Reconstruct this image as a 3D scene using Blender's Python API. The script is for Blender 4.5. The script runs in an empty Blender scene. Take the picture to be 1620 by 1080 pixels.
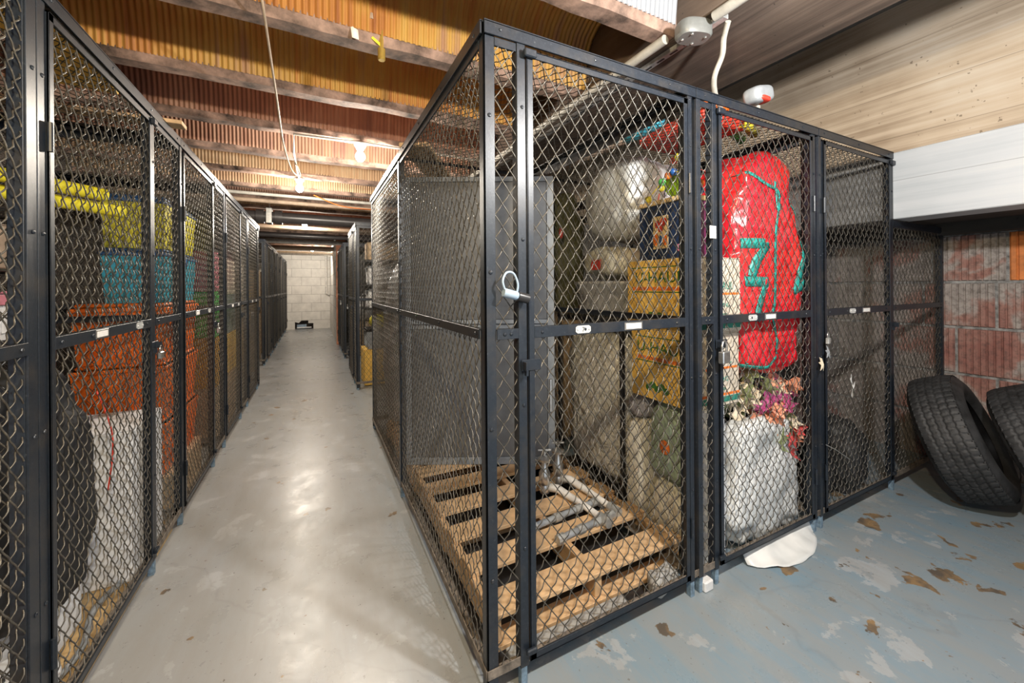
import bpy, math, random
import numpy as np
from mathutils import Vector, Matrix, noise
random.seed(7)
PI = math.pi
S = bpy.context.scene
C = S.collection

# ------------------------------------------------------------------ camera
cam_d = bpy.data.cameras.new('camera'); cam = bpy.data.objects.new('camera', cam_d); C.objects.link(cam)
cam.location = (0, 0, 1.45)
cam_d.sensor_width = 36.0; cam_d.lens = 618.9/1620*36; cam_d.shift_y = -(540-453.1)/1620
cam_d.clip_start = 0.05; cam_d.clip_end = 100
cam.rotation_mode = 'QUATERNION'
_m = Matrix.Rotation(math.radians(-26.8), 4, 'Z') @ Matrix.Rotation(PI/2, 4, 'X') @ Matrix.Rotation(math.radians(-0.406), 4, 'Z')
cam.rotation_quaternion = _m.to_quaternion()
S.camera = cam

# ------------------------------------------------------------------ view + world
S.view_settings.view_transform = 'Standard'; S.view_settings.look = 'None'
S.view_settings.gamma = 1; S.view_settings.use_curve_mapping = False
S.view_settings.exposure = 0.45
W = bpy.data.worlds.new('world'); S.world = W; W.use_nodes = True
W.node_tree.nodes['Background'].inputs[0].default_value = (0.80, 0.90, 1.0, 1)
W.node_tree.nodes['Background'].inputs[1].default_value = 1.2

# ------------------------------------------------------------------ material helpers
MATS = {}
def _new(name):
    m = bpy.data.materials.new(name); m.use_nodes = True
    nt = m.node_tree; b = nt.nodes['Principled BSDF']
    MATS[name] = m
    return m, nt, b
def coords(nt, scale=(1, 1, 1)):
    tc = nt.nodes.new('ShaderNodeTexCoord'); mp = nt.nodes.new('ShaderNodeMapping')
    mp.inputs['Scale'].default_value = scale
    g = nt.nodes.new('ShaderNodeNewGeometry')
    nt.links.new(g.outputs['Position'], mp.inputs['Vector'])
    return mp.outputs['Vector']
def noise_n(nt, vec, scale, detail=4, rough=.6, dist=0):
    n = nt.nodes.new('ShaderNodeTexNoise'); n.inputs['Scale'].default_value = scale
    n.inputs['Detail'].default_value = detail; n.inputs['Roughness'].default_value = rough
    n.inputs['Distortion'].default_value = dist
    nt.links.new(vec, n.inputs['Vector']); return n.outputs['Fac']
def ramp(nt, fac, stops, interp='LINEAR'):
    r = nt.nodes.new('ShaderNodeValToRGB'); r.color_ramp.interpolation = interp
    el = r.color_ramp.elements
    while len(el) < len(stops): el.new(0.5)
    for e, (p, c) in zip(el, stops):
        e.position = p; e.color = (*c, 1) if len(c) == 3 else c
    nt.links.new(fac, r.inputs[0]); return r.outputs[0]
def mix(nt, fac, a, b, mode='MIX'):
    m = nt.nodes.new('ShaderNodeMix'); m.data_type = 'RGBA'; m.blend_type = mode
    for inp, v in ((m.inputs[0], fac), (m.inputs[6], a), (m.inputs[7], b)):
        if isinstance(v, bpy.types.NodeSocket): nt.links.new(v, inp)
        elif isinstance(v, (int, float)): inp.default_value = v
        else: inp.default_value = (*v, 1)
    return m.outputs[2]
def bump(nt, b, h, strength=.3, dist=.01):
    n = nt.nodes.new('ShaderNodeBump'); n.inputs['Strength'].default_value = strength
    n.inputs['Distance'].default_value = dist
    nt.links.new(h, n.inputs['Height']); nt.links.new(n.outputs['Normal'], b.inputs['Normal'])
def simple(name, col, rough=.5, metal=0, var=.15, vscale=20, bs=0, bscale=60, spec=None):
    m, nt, b = _new(name)
    v = coords(nt)
    f = noise_n(nt, v, vscale, 5, .65)
    lo = tuple(max(0, c*(1-var*1.6)) for c in col); hi = tuple(min(1, c*(1+var*1.3)) for c in col)
    nt.links.new(ramp(nt, f, [(.3, lo), (.7, hi)]), b.inputs['Base Color'])
    b.inputs['Roughness'].default_value = rough; b.inputs['Metallic'].default_value = metal
    if spec is not None: b.inputs['Specular IOR Level'].default_value = spec
    if bs: bump(nt, b, noise_n(nt, v, bscale, 3), bs, .004)
    return m

# paint of the cage frames: near-black blue paint with worn and dusty patches
m, nt, b = _new('frame_paint'); v = coords(nt)
f1 = noise_n(nt, v, 90, 6, .75); f2 = noise_n(nt, v, 9, 4, .6)
c = ramp(nt, f1, [(.32, (.008, .012, .019)), (.62, (.015, .021, .031)), (.70, (.07, .078, .085)), (.76, (.28, .28, .28))])
c = mix(nt, ramp(nt, f2, [(.5, (0, 0, 0)), (.75, (.6, .6, .6))]), c, (.042, .038, .034))
nt.links.new(c, b.inputs['Base Color']); b.inputs['Roughness'].default_value = .38
b.inputs['Specular IOR Level'].default_value = .45
bump(nt, b, f1, .15, .002)
m, nt, b = _new('wire_metal'); v = coords(nt)
f1 = noise_n(nt, v, 40, 4, .7)
nt.links.new(ramp(nt, f1, [(.35, (.035, .033, .030)), (.6, (.105, .097, .082)), (.75, (.27, .245, .20))]), b.inputs['Base Color'])
b.inputs['Roughness'].default_value = .38; b.inputs['Metallic'].default_value = .2; b.inputs['Specular IOR Level'].default_value = .7
simple('dusty_rail', (.16, .135, .11), .7, 0, .4, 30, .3, 90)
simple('foot_paint', (.16, .24, .32), .6, 0, .35, 40)
simple('steel', (.55, .55, .54), .3, .9, .15, 30)
simple('zinc', (.48, .49, .48), .4, .5, .2, 30)
simple('plate', (.60, .62, .62), .4, .3, .15, 60)
simple('paper', (.80, .80, .78), .7, 0, .05, 40)
simple('red_ink', (.6, .04, .04), .6)
simple('black_ink', (.015, .015, .015), .6)
simple('green_ink', (.03, .22, .17), .7)
simple('forest_ink', (.05, .16, .03), .7)
simple('orange_ink', (.85, .20, .03), .7)
simple('pink_ink', (.85, .20, .35), .6)

# floor: worn painted concrete, grey in the aisle and bluer in the bay in front of the cages
m, nt, b = _new('floor_paint'); v = coords(nt)
sx = nt.nodes.new('ShaderNodeSeparateXYZ'); nt.links.new(v, sx.inputs[0])
big = noise_n(nt, v, 1.3, 5, .6)
mr = nt.nodes.new('ShaderNodeMapRange'); mr.inputs[1].default_value = .3; mr.inputs[2].default_value = 1.1
nt.links.new(sx.outputs[0], mr.inputs[0])
base = mix(nt, mr.outputs[0], (.30, .315, .33), (.165, .255, .33))
base = mix(nt, ramp(nt, big, [(.35, (0, 0, 0)), (.7, (.5, .5, .5))]), base, (.30, .30, .285))
n2 = noise_n(nt, v, 3.4, 10, .66, .25)
base = mix(nt, ramp(nt, n2, [(.585, (0, 0, 0)), (.595, (.55, .55, .55))]), base, (.40, .42, .44))   # patches of older pale paint
vs = nt.nodes.new('ShaderNodeMapping'); vs.inputs['Scale'].default_value = (6, 1.2, 1); nt.links.new(v, vs.inputs[0])
n4 = noise_n(nt, vs.outputs[0], 2.0, 9, .7, .3)
base = mix(nt, ramp(nt, n4, [(.42, (.45, .45, .45)), (.6, (0, 0, 0))]), base, (.27, .265, .25), 'MIX')
n3 = noise_n(nt, v, 5.5, 7, .55, .2)
mc = nt.nodes.new('ShaderNodeMapRange'); mc.inputs[1].default_value = .9; mc.inputs[2].default_value = 2.4; mc.inputs[4].default_value = .055
nt.links.new(sx.outputs[0], mc.inputs[0])
ad = nt.nodes.new('ShaderNodeMath'); ad.operation = 'ADD'; nt.links.new(n3, ad.inputs[0]); nt.links.new(mc.outputs[0], ad.inputs[1])
chip = ramp(nt, ad.outputs[0], [(.672, (0, 0, 0)), (.680, (1, 1, 1))])
base = mix(nt, chip, base, mix(nt, ramp(nt, noise_n(nt, v, 12, 4), [(.4, (0, 0, 0)), (.6, (1, 1, 1))]), (.10, .085, .07), (.25, .17, .09)))                                                           # chipped to bare concrete
n3b = noise_n(nt, v, 16, 5, .6); 
chip2 = ramp(nt, n3b, [(.71, (0, 0, 0)), (.725, (1, 1, 1))])
base = mix(nt, chip2, base, (.17, .12, .09))
sp_ = noise_n(nt, v, 55, 3, .5)
base = mix(nt, ramp(nt, sp_, [(.69, (0, 0, 0)), (.71, (.7, .7, .7))]), base, (.12, .11, .10))
vo = nt.nodes.new('ShaderNodeTexVoronoi'); vo.feature = 'DISTANCE_TO_EDGE'; vo.inputs['Scale'].default_value = .42
wv = nt.nodes.new('ShaderNodeTexNoise'); wv.inputs['Scale'].default_value = 2.5; wv.inputs['Detail'].default_value = 8; nt.links.new(v, wv.inputs['Vector'])
va = nt.nodes.new('ShaderNodeVectorMath'); va.operation = 'MULTIPLY_ADD'; va.inputs[1].default_value = (.35, .35, .35)
nt.links.new(wv.outputs['Color'], va.inputs[0]); nt.links.new(v, va.inputs[2]); nt.links.new(va.outputs[0], vo.inputs['Vector'])
crack = ramp(nt, vo.outputs['Distance'], [(0, (.12, .12, .12)), (.0006, (.0, .0, .0))])
base = mix(nt, crack, base, (.06, .05, .045))
nt.links.new(base, b.inputs['Base Color'])
rr = ramp(nt, n2, [(.3, (.22, .22, .22)), (.7, (.42, .42, .42))]); nt.links.new(rr, b.inputs['Roughness'])
b.inputs['Specular IOR Level'].default_value = .55
bump(nt, b, n3b, .12, .004)

# rust-stained corrugated steel pans
def rust(name, stops, streak=(40, 2, 1.2)):
    m, nt, b = _new(name); v = coords(nt)
    mp = nt.nodes.new('ShaderNodeMapping'); mp.inputs['Scale'].default_value = streak; nt.links.new(v, mp.inputs[0])
    f1 = noise_n(nt, mp.outputs[0], .6, 6, .6, .4); f2 = noise_n(nt, v, 1.1, 4, .5, .3)
    a = nt.nodes.new('ShaderNodeMath'); a.operation = 'MULTIPLY_ADD'; a.inputs[1].default_value = .45
    nt.links.new(f1, a.inputs[0]); 
    s = nt.nodes.new('ShaderNodeMath'); s.operation = 'MULTIPLY'; s.inputs[1].default_value = .6; nt.links.new(f2, s.inputs[0])
    nt.links.new(s.outputs[0], a.inputs[2])
    nt.links.new(ramp(nt, a.outputs[0], stops), b.inputs['Base Color'])
    b.inputs['Roughness'].default_value = .5; b.inputs['Metallic'].default_value = .25
    bump(nt, b, noise_n(nt, v, 80, 3), .12, .003)
    return m
rust('pan_ochre', [(.38, (.26, .09, .03)), (.48, (.44, .19, .045)), (.58, (.50, .30, .07)), (.68, (.36, .20, .11))])
rust('pan_rust', [(.38, (.14, .065, .045)), (.50, (.24, .115, .07)), (.58, (.30, .17, .11)), (.66, (.20, .10, .075))])
rust('pan_tan', [(.38, (.28, .17, .10)), (.50, (.40, .26, .15)), (.60, (.44, .33, .21)), (.7, (.30, .18, .12))])
rust('pan_zinc', [(.36, (.25, .26, .28)), (.52, (.36, .38, .41)), (.62, (.45, .46, .47)), (.7, (.30, .25, .2))])
simple('joist_concrete', (.235, .155, .12), .85, 0, .6, 7, .6, 22)

def boards(name, cols, width, axis=2, rough=.85, pits=True, along=1):
    # board-marked concrete: long grain along Y, joint lines every `width` across
    m, nt, b = _new(name); v = coords(nt)
    mp = nt.nodes.new('ShaderNodeMapping'); sc = [3, 3, 3]; sc[1] = .35; sc[axis] = 14; mp.inputs['Scale'].default_value = sc
    nt.links.new(v, mp.inputs[0])
    g = noise_n(nt, mp.outputs[0], 1.5, 8, .65, .3); big = noise_n(nt, v, 1.2, 4, .55)
    a = nt.nodes.new('ShaderNodeMath'); a.operation = 'ADD'; nt.links.new(g, a.inputs[0]); nt.links.new(big, a.inputs[1])
    h = nt.nodes.new('ShaderNodeMath'); h.operation = 'MULTIPLY'; h.inputs[1].default_value = .5; nt.links.new(a.outputs[0], h.inputs[0])
    c = ramp(nt, h.outputs[0], [(.36, cols[0]), (.5, cols[1]), (.64, cols[2])])
    sp = nt.nodes.new('ShaderNodeSeparateXYZ'); nt.links.new(v, sp.inputs[0])
    dv = nt.nodes.new('ShaderNodeMath'); dv.operation = 'DIVIDE'; dv.inputs[1].default_value = width; nt.links.new(sp.outputs[axis], dv.inputs[0])
    fr = nt.nodes.new('ShaderNodeMath'); fr.operation = 'FRACT'; nt.links.new(dv.outputs[0], fr.inputs[0])
    ln = ramp(nt, fr.outputs[0], [(0, (.5, .5, .5)), (.008, (.5, .5, .5)), (.02, (0, 0, 0))])
    c = mix(nt, ln, c, tuple(x*.35 for x in cols[0]))
    if pits:
        p = noise_n(nt, v, 28, 3, .5); c = mix(nt, ramp(nt, p, [(.70, (0, 0, 0)), (.72, (.7, .7, .7))]), c, tuple(x*.45 for x in cols[0]))
    nt.links.new(c, b.inputs['Base Color']); b.inputs['Roughness'].default_value = rough
    bump(nt, b, g, .25, .01)
    return m
boards('wall_boards', [(.30, .225, .155), (.50, .405, .305), (.60, .53, .44)], .31)
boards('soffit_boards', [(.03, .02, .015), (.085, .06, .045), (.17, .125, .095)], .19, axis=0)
boards('grey_boards', [(.16, .16, .16), (.25, .25, .25), (.33, .32, .31)], .17)
boards('white_boards', [(.46, .50, .54), (.56, .59, .63), (.62, .64, .66)], .31, rough=.5, pits=False)
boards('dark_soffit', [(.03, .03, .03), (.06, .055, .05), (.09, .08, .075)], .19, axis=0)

# terracotta blocks
m, nt, b = _new('terracotta'); v = coords(nt)
f1 = noise_n(nt, v, 2.3, 4, .55, .6); f2 = noise_n(nt, v, 30, 5, .7)
c = ramp(nt, f1, [(.36, (.25, .225, .21)), (.53, (.38, .34, .32)), (.59, (.34, .18, .15)), (.70, (.28, .12, .10))])
c = mix(nt, ramp(nt, f2, [(.3, (.7, .7, .7)), (.55, (0, 0, 0))]), c, (.06, .045, .04))
nt.links.new(c, b.inputs['Base Color']); b.inputs['Roughness'].default_value = .7; bump(nt, b, f2, .4, .006)
simple('orange_glow_tile', (.62, .20, .05), .6, 0, .3, 8)  # orange glow on the wall, put into the colour of one block
simple('mortar', (.26, .26, .26), .9, 0, .5, 18, .8, 40)
simple('dark_brick', (.05, .04, .035), .9, 0, .5, 6, .4)  # very dark brown tone with random variation
simple('white_block', (.72, .70, .66), .6, 0, .10, 3, .2, 40)
simple('block_joint', (.42, .40, .37), .8, 0, .2, 20)
simple('bare_block', (.48, .20, .12), .8, 0, .35, 6)

# generic colours
for n_, c_, r_ in (('grey_metal', (.11, .115, .12), .42), ('grey_trim', (.22, .24, .26), .4), ('wood_pallet', (.60, .40, .22), .75),
                   ('wood_dark', (.16, .09, .045), .7), ('orange_plastic', (.86, .17, .02), .4), ('teal_plastic', (.05, .33, .45), .35),
                   ('blue_plastic', (.03, .09, .22), .4), ('yellow_plastic', (.62, .56, .05), .4), ('noodle_yellow', (.75, .66, .03), .6),
                   ('black_fabric', (.018, .02, .024), .6), ('black_plastic', (.02, .02, .022), .35), ('white_plastic', (.72, .73, .74), .45),
                   ('white_card', (.76, .78, .81), .6), ('kraft', (.52, .38, .24), .8), ('kraft_pale', (.60, .53, .43), .8),
                   ('kraft_yellow', (.88, .54, .12), .75), ('navy', (.012, .028, .075), .45), ('plum', (.16, .02, .09), .45),
                   ('toy_wood', (.78, .58, .30), .55), ('lime', (.35, .68, .03), .4), ('red_plastic', (.60, .05, .03), .4),
                   ('blue_bead', (.02, .09, .30), .3), ('green_plastic', (.10, .55, .12), .4), ('olive', (.10, .10, .045), .7),
                   ('conduit', (.36, .345, .31), .45), ('pipe_black', (.045, .04, .04), .35), ('pipe_tan', (.34, .25, .18), .6),
                   ('fixture_grey', (.13, .135, .13), .4), ('pvc_white', (.74, .72, .68), .4), ('pillow_grey', (.36, .36, .42), .8),
                   ('floral', (.32, .42, .33), .7), ('cream', (.82, .79, .68), .6), ('gold', (.70, .36, .04), .5),
                   ('leaf_cream', (.74, .64, .48), .7), ('leaf_red', (.50, .06, .06), .6), ('leaf_magenta', (.52, .10, .28), .6),
                   ('leaf_orange', (.82, .36, .22), .6), ('leaf_green', (.22, .26, .12), .7), ('brass', (.72, .50, .12), .3),
                   ('lavender', (.25, .2, .4), .5), ('block_grey', (.34, .34, .33), .9), ('teal_tape', (.02, .30, .26), .45),
                   ('cord', (.50, .40, .30), .5), ('pink_plastic', (.62, .22, .28), .45), ('silver_grey', (.26, .28, .30), .5),
                   ('cable_blue', (.30, .40, .52), .35), ('linoleum', (.58, .40, .19), .6)):
    simple(n_, c_, r_, 0.0, .14, 14)
MATS['brass'].node_tree.nodes['Principled BSDF'].inputs['Metallic'].default_value = .7
simple('rubber', (.024, .025, .027), .62, 0, .4, 12, .2, 120)

def crinkle(name, col, rough=.28, scale=14, strength=.55, trans=0, col2=None):
    m, nt, b = _new(name); v = coords(nt)
    f = noise_n(nt, v, 5, 3, .5)
    nt.links.new(ramp(nt, f, [(.4, col), (.65, col2 or col)]), b.inputs['Base Color'])
    b.inputs['Roughness'].default_value = rough
    vo = nt.nodes.new('ShaderNodeTexVoronoi'); vo.inputs['Scale'].default_value = scale; vo.feature = 'SMOOTH_F1'
    wn = nt.nodes.new('ShaderNodeTexNoise'); wn.inputs['Scale'].default_value = scale*.5; nt.links.new(v, wn.inputs['Vector'])
    va = nt.nodes.new('ShaderNodeVectorMath'); va.operation = 'MULTIPLY_ADD'; va.inputs[1].default_value = (.25, .25, .25)
    nt.links.new(wn.outputs['Color'], va.inputs[0]); nt.links.new(v, va.inputs[2]); nt.links.new(va.outputs[0], vo.inputs['Vector'])
    bump(nt, b, vo.outputs['Distance'], strength, .03)
    return m
crinkle('red_tarp', (.70, .02, .035), .22, 9, 1.0, 0, (.80, .035, .03))
crinkle('bag_white', (.62, .65, .66), .35, 9, .5, 0, (.74, .76, .76))
crinkle('bag_cream', (.62, .60, .48), .35, 9, .5, 0, (.70, .68, .58))
crinkle('clear_wrap', (.66, .65, .58), .18, 16, .9, 0, (.82, .81, .76))
crinkle('bag_black', (.02, .02, .022), .25, 12, .7)
crinkle('silver_bag', (.45, .46, .47), .3, 12, .6, 0, (.62, .62, .62))

m, nt, b = _new('bulb_glow')
b.inputs['Emission Color'].default_value = (1, .86, .66, 1); b.inputs['Emission Strength'].default_value = 60

# ------------------------------------------------------------------ mesh builder
class MB:
    def __init__(s): s.v = []; s.f = []; s.mi = []; s.n = 0; s.m = 0
    def add(s, v, f):
        v = [tuple(p) for p in v]
        s.v += v; s.f += [tuple(i+s.n for i in q) for q in f]; s.mi += [s.m]*len(f); s.n += len(v)
        return s
    def box(s, a, b, bev=0):
        x0, y0, z0 = (min(a[i], b[i]) for i in range(3)); x1, y1, z1 = (max(a[i], b[i]) for i in range(3))
        c = min(bev, (x1-x0)*.45, (y1-y0)*.45, (z1-z0)*.45)
        if c <= 0:
            v = [(x, y, z) for z in (z0, z1) for y in (y0, y1) for x in (x0, x1)]
            return s.add(v, [(0, 2, 3, 1), (4, 5, 7, 6), (0, 1, 5, 4), (1, 3, 7, 5), (3, 2, 6, 7), (2, 0, 4, 6)])
        # chamfered box
        v = []; idx = {}
        X = (x0, x1); Y = (y0, y1); Z = (z0, z1)
        for i in (0, 1):
            for j in (0, 1):
                for k in (0, 1):
                    sx, sy, sz = (1-2*i)*c, (1-2*j)*c, (1-2*k)*c
                    idx[i, j, k, 0] = len(v); v.append((X[i], Y[j]+sy, Z[k]+sz))
                    idx[i, j, k, 1] = len(v); v.append((X[i]+sx, Y[j], Z[k]+sz))
                    idx[i, j, k, 2] = len(v); v.append((X[i]+sx, Y[j]+sy, Z[k]))
        f = []
        for i in (0, 1):
            f.append([idx[i, j, k, 0] for j, k in ((0, 0), (0, 1), (1, 1), (1, 0))][::1 if i == 0 else -1])
            f.append([idx[j, i, k, 1] for j, k in ((0, 0), (1, 0), (1, 1), (0, 1))][::1 if i == 0 else -1])
            f.append([idx[j, k, i, 2] for j, k in ((0, 0), (0, 1), (1, 1), (1, 0))][::1 if i == 0 else -1])
            for j in (0, 1):
                f.append([idx[i, j, 0, 0], idx[i, j, 0, 1], idx[i, j, 1, 1], idx[i, j, 1, 0]])
                f.append([idx[i, 0, j, 0], idx[i, 0, j, 2], idx[i, 1, j, 2], idx[i, 1, j, 0]])
                f.append([idx[0, i, j, 1], idx[0, i, j, 2], idx[1, i, j, 2], idx[1, i, j, 1]])
                for k in (0, 1):
                    f.append([idx[i, j, k, 0], idx[i, j, k, 1], idx[i, j, k, 2]])
        return s.add(v, f)
    def tube(s, pts, r, n=8, cap=True):
        pts = [Vector(p) for p in pts]; m = len(pts)
        rs = r if isinstance(r, (list, tuple)) else [r]*m
        d0 = (pts[1]-pts[0]).normalized()
        up = Vector((0, 0, 1)) if abs(d0.z) < .9 else Vector((1, 0, 0))
        u = d0.cross(up).normalized(); v = []; f = []
        for i, p in enumerate(pts):
            d = (pts[min(i+1, m-1)]-pts[max(i-1, 0)])
            d = d.normalized() if d.length > 1e-9 else d0
            u = (u-d*u.dot(d)); u = u.normalized() if u.length > 1e-6 else d.orthogonal().normalized()
            w = d.cross(u)
            for k in range(n):
                a = 2*PI*k/n; v.append(p+(u*math.cos(a)+w*math.sin(a))*rs[i])
        for i in range(m-1):
            for k in range(n):
                f.append((i*n+k, i*n+(k+1) % n, (i+1)*n+(k+1) % n, (i+1)*n+k))
        if cap: f.append(tuple(range(n))[::-1]); f.append(tuple((m-1)*n+k for k in range(n)))
        return s.add(v, f)
    def lathe(s, prof, c=(0, 0, 0), n=24, axis='z', close=False):
        v = []; f = []; m = len(prof)
        for i, (r, z) in enumerate(prof):
            for k in range(n):
                a = 2*PI*k/n; p = (r*math.cos(a), r*math.sin(a), z)
                if axis == 'x': p = (p[2], p[0], p[1])
                if axis == 'y': p = (p[0], p[2], p[1])
                v.append((p[0]+c[0], p[1]+c[1], p[2]+c[2]))
        for i in range(m-1 if not close else m):
            for k in range(n):
                a, b_ = i, (i+1) % m
                f.append((a*n+k, a*n+(k+1) % n, b_*n+(k+1) % n, b_*n+k))
        if not close: f.append(tuple(range(n))[::-1]); f.append(tuple((m-1)*n+k for k in range(n)))
        return s.add(v, f)
    def ball(s, c, r, n=12, m=8, sc=(1, 1, 1)):
        v = []; f = []
        for i in range(m+1):
            t = PI*i/m
            for k in range(n):
                a = 2*PI*k/n
                v.append((c[0]+r*sc[0]*math.sin(t)*math.cos(a), c[1]+r*sc[1]*math.sin(t)*math.sin(a), c[2]+r*sc[2]*math.cos(t)))
        for i in range(m):
            for k in range(n): f.append((i*n+k, (i+1)*n+k, (i+1)*n+(k+1) % n, i*n+(k+1) % n))
        return s.add(v, f)
    def blob(s, c, size, e=.6, crump=.04, fs=4, seed=0, n=40, m=28, taper=0, lean=(0, 0)):
        # rounded, crumpled bag shape: superellipsoid of half sizes `size`, displaced by noise
        v = []; f = []
        sp = lambda x, p: math.copysign(abs(x)**p, x)
        for i in range(m+1):
            t = -PI/2+PI*i/m
            for k in range(n):
                a = 2*PI*k/n
                x = sp(math.cos(t), e)*sp(math.cos(a), e); y = sp(math.cos(t), e)*sp(math.sin(a), e); z = sp(math.sin(t), e)
                q = 1-taper*(z+1)/2
                p = Vector((x*size[0]*q+lean[0]*(z+1)/2, y*size[1]*q+lean[1]*(z+1)/2, z*size[2]))
                nn = Vector((x, y, z)).normalized()
                d = noise.fractal(Vector((p.x*fs+seed*7.3, p.y*fs, p.z*fs)), .9, 2.1, 4)
                r2 = abs(noise.noise(Vector((p.x*fs*2.2, p.y*fs*2.2+seed*3.1, p.z*fs*1.3))))
                p += nn*crump*(d-.6*r2)
                v.append((p.x+c[0], p.y+c[1], max(p.z, -size[2])+c[2]))
        for i in range(m):
            for k in range(n): f.append((i*n+k, i*n+(k+1) % n, (i+1)*n+(k+1) % n, (i+1)*n+k))
        return s.add(v, f)
    def xf(s, M):
        s.v = [tuple(M @ Vector(p)) for p in s.v]; return s
    def build(s, name, mat, parent=None, smooth=False, origin=None):
        me = bpy.data.meshes.new(name)
        me.from_pydata(s.v, [], s.f)
        mats = mat if isinstance(mat, (list, tuple)) else [mat]
        for q in mats: me.materials.append(MATS[q])
        if len(mats) > 1: me.polygons.foreach_set('material_index', s.mi)
        if smooth: me.polygons.foreach_set('use_smooth', [True]*len(me.polygons))
        me.update()
        if origin is not None: me.transform(Matrix.Translation(-Vector(origin)))
        o = bpy.data.objects.new(name, me); C.objects.link(o)
        if origin is not None: o.location = origin
        if parent: o.parent = parent
        if smooth == 'auto':
            md = o.modifiers.new('es', 'EDGE_SPLIT'); md.split_angle = math.radians(35)
        return o
def tag(o, label, cat, group=None, kind=None):
    o['label'] = label; o['category'] = cat
    if group: o['group'] = group
    if kind: o['kind'] = kind
    return o
def thing(name, label, cat, loc=(0, 0, 0), rz=0, group=None):
    o = bpy.data.objects.new(name, None); C.objects.link(o); o.empty_display_size = .05
    o.location = loc; o.rotation_euler = (0, 0, rz)
    return tag(o, label, cat, group)
def struct(name, mb, mat, smooth=False):
    o = mb.build(name, mat, None, smooth); o['kind'] = 'structure'; return o
def text(body, size, mat, parent, M, name='printing', ext=.0008, align='CENTER', sx=1.0, label=None):
    cu = bpy.data.curves.new(name, 'FONT'); cu.body = body; cu.size = size; cu.extrude = ext; cu.align_x = align; cu.align_y = 'CENTER'
    t = bpy.data.objects.new(name, cu); C.objects.link(t)
    me = bpy.data.meshes.new_from_object(t)
    bpy.data.objects.remove(t)
    me.materials.clear(); me.materials.append(MATS[mat])
    me.transform(Matrix.Diagonal((sx, 1, 1, 1)))
    o = bpy.data.objects.new(name, me); C.objects.link(o); o.parent = parent; o.matrix_local = M
    return o
def FRONT(x, y, z): return Matrix.Translation((x, y, z)) @ Matrix.Rotation(PI/2, 4, 'X')                              # faces -Y
def LEFTF(x, y, z): return Matrix.Translation((x, y, z)) @ Matrix.Rotation(-PI/2, 4, 'Z') @ Matrix.Rotation(PI/2, 4, 'X')  # faces -X
def RIGHTF(x, y, z): return Matrix.Translation((x, y, z)) @ Matrix.Rotation(PI/2, 4, 'Z') @ Matrix.Rotation(PI/2, 4, 'X')  # faces +X

def interp(pts, n):
    P = [Vector(p) for p in pts]; out = []
    P = [P[0]]+P+[P[-1]]
    for i in range(1, len(P)-2):
        for k in range(n):
            t = k/n; a, b2, c2, d2 = P[i-1], P[i], P[i+1], P[i+2]
            out.append(.5*((2*b2)+(c2-a)*t+(2*a-5*b2+4*c2-d2)*t*t+(3*b2-a-3*c2+d2)*t**3))
    out.append(P[-2]); return out
# ------------------------------------------------------------------ structure
struct('floor', MB().box((-2.6, -3.5, -.1), (4.9, 16.0, 0)), 'floor_paint')
struct('wall_left', MB().box((-2.5, -3.5, 0), (-2.35, 16.0, 3.4)), 'dark_brick')
# far wall of painted blocks with a broken hole at its foot
b_ = MB()
FW = 15.65
b_.box((-2.35, FW, 0), (-.62, FW+.2, 3.4)); b_.box((-.04, FW, 0), (4.7, FW+.2, 3.4)); b_.box((-.62, FW, .3), (-.04, FW+.2, 3.4))
b_.add([(-.62, FW, .3), (-.42, FW, .3), (-.5, FW, .22), (-.62, FW, .26), (-.62, FW+.2, .3), (-.42, FW+.2, .3), (-.5, FW+.2, .22), (-.62, FW+.2, .26)],
       [(0, 3, 2, 1), (3, 7, 6, 2), (2, 6, 5, 1), (4, 5, 6, 7), (0, 4, 7, 3), (0, 1, 5, 4)])
b_.box((-.2, FW, .2), (-.04, FW+.2, .3))
b_.m = 1
for k in range(1, 14): b_.box((-2.35, FW-.004, k*.305+.0), (.6, FW+.002, k*.305+.012))
for k in range(13):
    for j in range(-5, 2): b_.box((j*.61+(k % 2)*.3-.1, FW-.004, k*.305+.012 if k else .34), (j*.61+(k % 2)*.3-.088, FW+.002, k*.305+.3))
struct('wall_far', b_, ['white_block', 'block_joint'])
# block wall on the right at the end of the aisle
b_ = MB(); b_.box((.5, 11.0, 0), (.72, FW, 3.4))
b_.m = 1
for k in range(1, 9): b_.box((.496, 11.0, k*.305), (.502, FW, k*.305+.012))
for k in range(9):
    for j in range(8):
        y = 11.1+j*.61+(k % 2)*.3
        if y < FW-.05: b_.box((.496, y, k*.305+.012), (.502, y+.012, k*.305+.3))
b_.m = 2; b_.box((.5, 10.97, 0), (.72, 11.0, 3.4))
struct('wall_aisle_end', b_, ['white_block', 'block_joint', 'bare_block'])
# right side: big board-marked concrete beam, white-painted beam below it, girder, recess
struct('wall_right_upper', MB().box((3.66, -3.5, 2.372), (4.8, FW, 3.7)), 'wall_boards')
b_ = MB(); b_.box((3.64, -3.5, 1.905), (3.9, 1.252, 2.371), .006)
struct('trim_1', b_, 'white_boards')
b_ = MB(); b_.box((3.645, 1.262, 1.905), (3.9, FW, 2.371), .006)
struct('trim_2', b_, 'grey_boards')  # white beam going on inside the cage, its shade painted as grey
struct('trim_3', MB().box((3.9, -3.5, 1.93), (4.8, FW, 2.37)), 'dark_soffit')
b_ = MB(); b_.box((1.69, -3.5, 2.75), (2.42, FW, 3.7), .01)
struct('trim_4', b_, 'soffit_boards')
struct('ceiling_recess', MB().box((2.42, -3.5, 3.40), (3.66, FW, 3.7)), 'grey_boards')
struct('shade_wall_back', MB().box((2.3, -1.7, 0), (4.9, -1.5, 3.7)), 'white_block')  # unseen wall, added to keep world light off the right corner
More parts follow.
